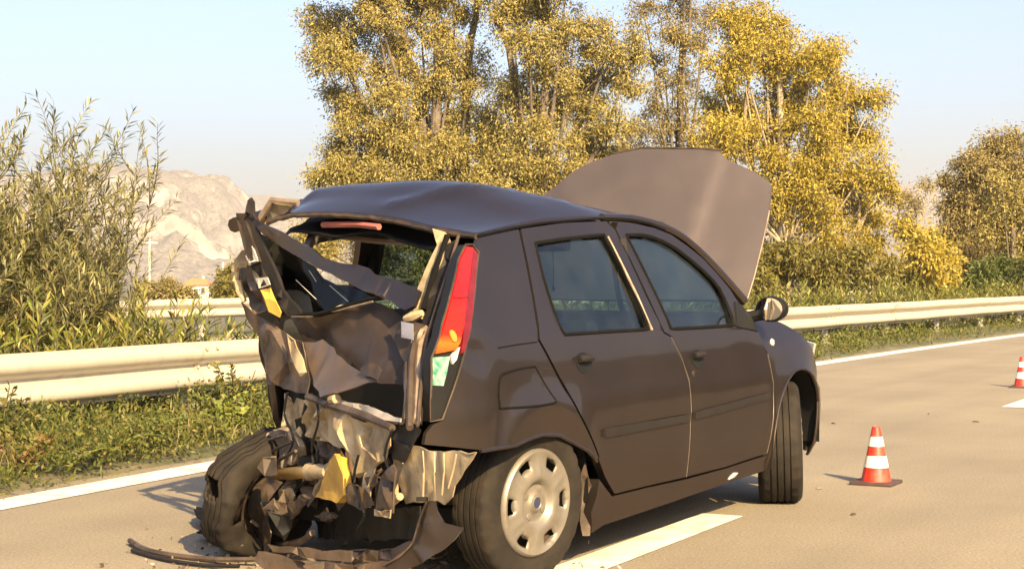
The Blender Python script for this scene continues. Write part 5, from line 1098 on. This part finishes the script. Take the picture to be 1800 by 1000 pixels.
yp = crumple('yellow_bumper_foam', [(-0.456,-0.223,0.477),(-0.494,-0.282,0.474),(-0.488,-0.288,0.339),(-0.444,-0.227,0.302),(-0.312,-0.031,0.297),(-0.370,-0.108,0.367)], M_yelp, car, 4, .012, 50, thick=.03, fine=.002)
crumple('foam_side', [(-0.330,-0.078,0.361),(-0.417,-0.195,0.472),(-0.372,-0.132,0.428),(-0.254,0.025,0.297),(-0.270,-0.000,0.290)], M_prim, yp, 2, .008, 51, thick=.02)
ex = MB().tube(smooth_line([(0.098,0.520,0.308), (-0.091,0.277,0.341), (-0.208,0.107,0.367), (-0.233,0.041,0.376)], 4), .024, 14).build('shock_absorber', M_gold, car)
MB().tube([(-0.243,0.041,0.377), (-0.282,-0.017,0.386), (-0.336,-0.113,0.393)], [.034, .03, .026], 12).build('shock_sleeve', M_prim, ex)
MB().tube([(-0.231,0.063,0.397), (-0.228,0.057,0.347)], .016, 10).build('shock_eye', M_steel, ex)
cl = crumple('wheel_house_liner', [(0.185,0.689,0.383),(0.062,0.522,0.452),(-0.010,0.423,0.490),(-0.096,0.295,0.509),(-0.165,0.188,0.509),(-0.204,0.118,0.466),(-0.183,0.141,0.427),(-0.138,0.200,0.381),(0.009,0.410,0.337),(0.135,0.595,0.328),(0.179,0.669,0.352)], mat('dusty_liner', (.16, .13, .1), rough=.9, var=.4, scale=20, bump=.6, bscale=40), car, 14, .02, 52, thick=.02, fine=.009)
for i, pts in enumerate(([(0.085,0.570,0.391),(-0.038,0.401,0.455),(-0.159,0.224,0.496)], [(0.057,0.518,0.362),(-0.064,0.353,0.422),(-0.195,0.164,0.476)], [(0.001,0.432,0.350),(-0.112,0.274,0.400),(-0.215,0.128,0.447)])):
    MB().tube(smooth_line(pts, 4), .007, 5).build('liner_rib', M_brown, cl)
# hanging strips, crushed chassis leg, spring and hub remains
st = crumple('hanging_strip', [(-0.667,-0.566,0.435),(-0.724,-0.653,0.490),(-0.739,-0.676,0.473),(-0.720,-0.650,0.331),(-0.697,-0.617,0.311),(-0.628,-0.515,0.305),(-0.641,-0.530,0.362)], M_brown, car, 5, .02, 53, thick=.006)
crumple('strip_tip', [(-0.645,-0.524,0.326),(-0.688,-0.588,0.326),(-0.727,-0.646,0.339),(-0.721,-0.637,0.311),(-0.644,-0.523,0.303)], M_prim, st, 2, .006, 54)
for i, q in enumerate(([(-0.439,-0.257,0.491),(-0.466,-0.301,0.476),(-0.476,-0.322,0.409),(-0.453,-0.297,0.332),(-0.416,-0.241,0.332)], [(-0.439,-0.296,0.414),(-0.491,-0.377,0.408),(-0.495,-0.389,0.331),(-0.448,-0.322,0.297),(-0.421,-0.279,0.331)], [(-0.549,-0.417,0.428),(-0.607,-0.505,0.458),(-0.579,-0.466,0.380),(-0.568,-0.454,0.316),(-0.527,-0.393,0.331)], [(-0.460,-0.273,0.375),(-0.563,-0.427,0.379),(-0.603,-0.490,0.334),(-0.556,-0.422,0.305),(-0.470,-0.294,0.310)], [(-0.600,-0.569,0.502),(-0.656,-0.657,0.484),(-0.623,-0.607,0.420),(-0.631,-0.622,0.358),(-0.589,-0.557,0.387)], [(-0.202,0.032,0.487),(-0.294,-0.113,0.475),(-0.276,-0.090,0.448),(-0.217,-0.005,0.413),(-0.175,0.063,0.430)], [(-0.547,-0.416,0.412),(-0.629,-0.538,0.450),(-0.609,-0.511,0.405),(-0.572,-0.457,0.367)])):
    crumple('torn_scrap', q, (M_prim, M_brown, M_prim, M_brown, M_prim, M_brown, M_brown)[i], st, 6, .025, 60 + i)
hub = crumple('hub_remains', [(0.245,0.677,0.214),(0.123,0.514,0.260),(-0.033,0.289,0.278),(-0.049,0.254,0.233),(0.005,0.317,0.168),(0.127,0.474,0.096),(0.256,0.647,0.067),(0.311,0.736,0.101),(0.299,0.738,0.162)], M_steel, car, 14, .04, 70, thick=.01, fine=.008)
for i, q in enumerate(([(0.115,0.565,0.226),(0.035,0.459,0.264),(0.049,0.464,0.208),(0.107,0.527,0.134),(0.154,0.596,0.142)], [(-0.062,0.333,0.269),(-0.149,0.210,0.299),(-0.162,0.184,0.268),(-0.123,0.230,0.217),(-0.059,0.323,0.217)], [(-0.091,0.293,0.161),(-0.293,0.026,0.301),(-0.334,-0.035,0.293),(-0.134,0.230,0.154)], [(-0.228,0.034,0.214),(-0.300,-0.066,0.246),(-0.369,-0.167,0.245),(-0.307,-0.082,0.215)], [(0.346,0.840,0.054),(0.232,0.703,0.125),(0.148,0.571,0.084),(0.219,0.657,0.036),(0.308,0.776,0.020)])):
    crumple('metal_shard', q, (M_prim, M_prim, M_brown, M_brown, M_prim)[i], hub, 4, .018, 71 + i, thick=.01)
MB().tube(smooth_line([(0.324,0.807,0.047),(0.241,0.680,0.013),(0.039,0.405,0.039),(-0.155,0.147,0.102),(-0.247,0.025,0.154)], 4), [.014] * 17, 8).build('bent_arm', M_brown, hub)
MB().tube(smooth_line([(0.538,1.012,0.054),(0.429,0.898,0.166),(0.287,0.717,0.235),(0.140,0.513,0.273)], 4), .007, 6).build('wire', M_edge, hub)
crumple('torn_liner', [(0.056,0.536,0.067),(-0.082,0.366,0.172),(-0.084,0.348,0.110),(-0.043,0.383,0.016),(-0.054,0.355,-0.038),(0.041,0.474,-0.080),(0.104,0.571,-0.045)], M_brown, car, 7, .03, 80)
rs_ = random.Random(99)
def scatter(n, box, off, mats, size, parent, seed0):
    for k in range(n):
        y = rs_.uniform(box[0], box[1]); z = rs_.uniform(box[2], box[3]); t = (y + .75) / 1.3; A_ = -.72 + .84 * (max(z, .62) - .64); u = A_ + (.06 - .2 * (z - .7) - A_) * t + off + rs_.uniform(-.06, .06)
        s1 = rs_.uniform(*size); a = rs_.uniform(0, 6.28); m_ = rs_.choice([3, 4, 4, 5])
        pts = [(u + rs_.uniform(-.5, .5) * s1, y + math.cos(a + 6.283 * i / m_) * s1 * rs_.uniform(.4, 1), z + math.sin(a + 6.283 * i / m_) * s1 * rs_.uniform(.5, 1.3)) for i in range(m_)]
        crumple('metal_shard', pts, rs_.choice(mats), parent, 2, .012, seed0 + k, thick=.005, fine=.002)
scatter(16, (-.45, .05, .28, .5), .06, (M_brown, M_brown, M_steel, M_blk), (.03, .07), st, 200)
scatter(14, (.2, .55, .12, .4), -.08, (M_brown, M_steel, M_blk, M_brown), (.04, .09), hub, 320)
for i, q in enumerate(([(-0.331,-0.053,0.657),(-0.354,-0.080,0.577),(-0.293,-0.004,0.465),(-0.306,-0.045,0.345)], [(-0.727,-0.655,0.602),(-0.689,-0.598,0.512),(-0.722,-0.652,0.425),(-0.669,-0.575,0.321)], [(-0.203,0.176,0.662),(-0.182,0.206,0.574),(-0.213,0.140,0.493),(-0.154,0.214,0.420)], [(-0.582,-0.417,0.493),(-0.549,-0.374,0.390),(-0.594,-0.449,0.303),(-0.550,-0.390,0.236)], [(-0.273,0.019,0.504),(-0.309,-0.047,0.448),(-0.218,0.072,0.349),(-0.129,0.193,0.290)])):
    MB().tube(smooth_line(q, 5), .005, 5).build('loose_cable', M_blk, st)
scatter(16, (.1, .6, .14, .42), .06, (M_steel, M_brown, M_steel, M_brown), (.025, .06), hub, 240)
scatter(8, (-.1, .45, .5, .66), .05, (M_brown, M_blk, M_prim), (.03, .07), rp, 280)
crumple('under_tray', [(0.130,0.334,0.208),(-0.246,-0.204,0.266),(-0.549,-0.649,0.331),(-0.552,-0.655,0.227),(-0.225,-0.190,0.138),(0.094,0.252,0.072)], M_blk, car, 8, .03, 81)

# ------------------------------------------------------------------ torn-off bumper skin and debris
cm = car.matrix_basis
def world(p): return Matrix.Translation(car.location) @ Matrix.Rotation(car.rotation_euler.z, 4, 'Z') @ Vector(p)
bp = empty('torn_bumper', car.location, car.rotation_euler.z); tag(bp, 'torn brown rear bumper skin hanging down behind the rear wheel', 'bumper')
crumple('bumper_end', [(-0.660,-0.770,0.408),(-0.660,-0.783,0.342),(-0.660,-0.811,0.302),(-0.660,-0.885,0.292),(-0.660,-0.853,0.251),(-0.660,-0.811,0.219),(-0.660,-0.726,0.164),(-0.660,-0.632,0.118),(-0.660,-0.569,0.141),(-0.660,-0.632,0.178),(-0.660,-0.679,0.219),(-0.660,-0.719,0.319),(-0.660,-0.748,0.397)], M_body, bp, 3, .008, 82, thick=.006, fine=.002, angle=50)
MB().tube(smooth_line([(-0.670,-0.759,0.401),(-0.670,-0.746,0.361),(-0.670,-0.726,0.321),(-0.670,-0.710,0.271),(-0.670,-0.686,0.221),(-0.670,-0.639,0.180),(-0.670,-0.575,0.145)], 3), [.003 + .006 * abs(noise.noise(Vector((k * .7, 3, 0)))) for k in range(19)], 6).build('torn_edge', M_brown, bp)
crumple('bumper_strip', [(-0.620,-0.605,0.106),(-0.620,-0.467,0.075),(-0.620,-0.230,0.061),(-0.620,-0.058,0.074),(-0.620,0.002,0.106),(-0.620,-0.013,0.141),(-0.620,-0.107,0.137),(-0.620,-0.230,0.126),(-0.620,-0.420,0.128),(-0.620,-0.582,0.149)], M_brown, bp, 12, .03, 83, thick=.006, fine=.006)
crumple('bumper_backing', [(-0.500,-0.501,0.170),(-0.500,-0.571,0.208),(-0.500,-0.575,0.189),(-0.500,-0.501,0.131),(-0.500,-0.335,0.111),(-0.500,-0.140,0.111),(-0.500,0.011,0.123),(-0.500,0.037,0.147),(-0.500,-0.140,0.147),(-0.500,-0.335,0.151)], M_brown, bp, 8, .02, 84, thick=.006, fine=.005)
def ground_piece(name, label, cat, pts, m, r, group=None):
    v = [Vector((x, y, z)) for x, y, z in pts]; o = MB().tube(smooth_line([tuple(p) for p in v], 5), r, 6).build(name, m)
    return tag(o, label, cat, group)
def gp(px, z=.012): return (px[0], px[1], z)
ground_piece('trim_strip', 'long thin bent trim strip lying on asphalt left of the wrecked wheel', 'debris', [gp((-1.561,7.057), .02), gp((-1.434,6.829), .015), gp((-1.255,6.693)), gp((-1.095,6.588), .02), gp((-0.957,6.537), .03)], M_brown, .011)
ground_piece('trim_strip', 'dark thin strip lying just below the bent trim strip', 'debris', [gp((-1.507,6.856)), gp((-1.333,6.640)), gp((-1.157,6.512)), gp((-1.017,6.438), .02)], M_trim, .008)
def flat_piece(name, label, poly, m, lift, seed):
    rnd = random.Random(seed); c = sum((Vector(p) for p in poly), Vector((0, 0))) / len(poly)
    o = sheet(name, smooth_line([tuple(Vector(p) - c) for p in poly], 2, True), lambda a, b: (a, b, .01 + lift * (1 + noise.noise(Vector((a * 9, b * 9, seed)))) ), (0, 0, -.006), m, None, step=.05)
    o.location = (c.x, c.y, 0); return tag(o, label, 'debris')
flat_piece('shadow_sheet', 'dark sheet standing for a shadow at the left rear wheel', [(-1.398,7.598), (-1.403,7.809), (-1.347,7.755), (-1.277,7.463), (-1.319,7.381)], M_rub, .05, 1)  # black sheet laid down as a cast shadow
flat_piece('shadow_sheet', 'flat dark sheet standing for a shadow just below the first one', [(-1.305,7.147), (-1.286,7.239), (-1.216,7.177), (-1.179,6.999), (-1.244,7.028)], M_rub, .03, 2)  # second dark sheet in place of shade on the ground
flat_piece('plastic_shard', 'jagged brown plastic shard under the wrecked wheel hub', [(-1.179,6.955), (-1.115,7.057), (-1.046,6.912), (-1.040,6.693), (-1.121,6.747)], M_brown, .03, 3)
flat_piece('plastic_shard', 'tan plastic shard on the ground right of the torn bumper', [(-0.332,6.640), (-0.284,6.912), (-0.252,6.720), (-0.293,6.588)], M_prim, .02, 4)
for i, (x, y, lab) in enumerate([(1440, 860, 'small dark pebble of debris left of the nearer cone'), (1632, 728, 'small dark scrap on asphalt between the two cones'), (1715, 742, 'thin dark sliver on asphalt near the second lane dash'), (1500, 905, 'tiny dark chip on asphalt below the nearer cone'), (1465, 745, 'small chip on asphalt ahead of the front wheel')]):
    X, Y = (x - 900) * (1.11 * 3039 / (y - 480)) / 3039, 1.11 * 3039 / (y - 480)
    o = MB().box((0, 0, .006), (.035 + .012 * (i % 3), .012, .008), taper=.5).build('road_debris', M_brown, None, False); o.location = (X, Y, .001); o.rotation_euler.z = i * 1.3; tag(o, lab, 'debris')

# crumbs of glass, plastic and dirt spilled under the wreck
def crumbs():
    rs = np.random.default_rng(5); n = 900; C_ = []
    for _ in range(n):
        t = rs.random(); c = np.array([-.95, 6.85]) * (1 - t) + np.array([-.05, 5.95]) * t; p = c + rs.normal(size=2) * np.array([.32, .3]); C_.append((p[0], p[1], .004))
    C_ = np.array(C_); D_ = rs.normal(size=(n, 3)); D_[:, 2] = abs(D_[:, 2]) * .5
    o = leaf_mesh('crash_crumbs', C_, D_, rs.normal(size=(n, 3)), rs.uniform(.008, .035, n) * rs.uniform(.4, 1.3, n), rs.uniform(.006, .02, n), leaf_mat('crumb_colours', [(.02, .016, .013), (.12, .09, .06), (.3, .24, .16), (.05, .035, .03), (.25, .22, .19)], .0), None)
    tag(o, 'small crumbs of plastic and dirt scattered under the wrecked rear', 'debris', kind='stuff')
crumbs()

# ------------------------------------------------------------------ the hazy air
hz = MB().box((0, 0, 82), (8400, 8400, 185)).build('haze', None, None, False); hz.display_type = 'WIRE'
hm = bpy.data.materials.new('haze'); hm.use_nodes = True; n = hm.node_tree.nodes; n.clear()
pv = n.new('ShaderNodeVolumePrincipled'); pv.inputs['Color'].default_value = (.93, .93, .95, 1); pv.inputs['Density'].default_value = .00028; pv.inputs['Anisotropy'].default_value = .25
ho = n.new('ShaderNodeOutputMaterial'); hm.node_tree.links.new(pv.outputs[0], ho.inputs['Volume']); hz.data.materials.append(hm)
tag(hz, kind='stuff')
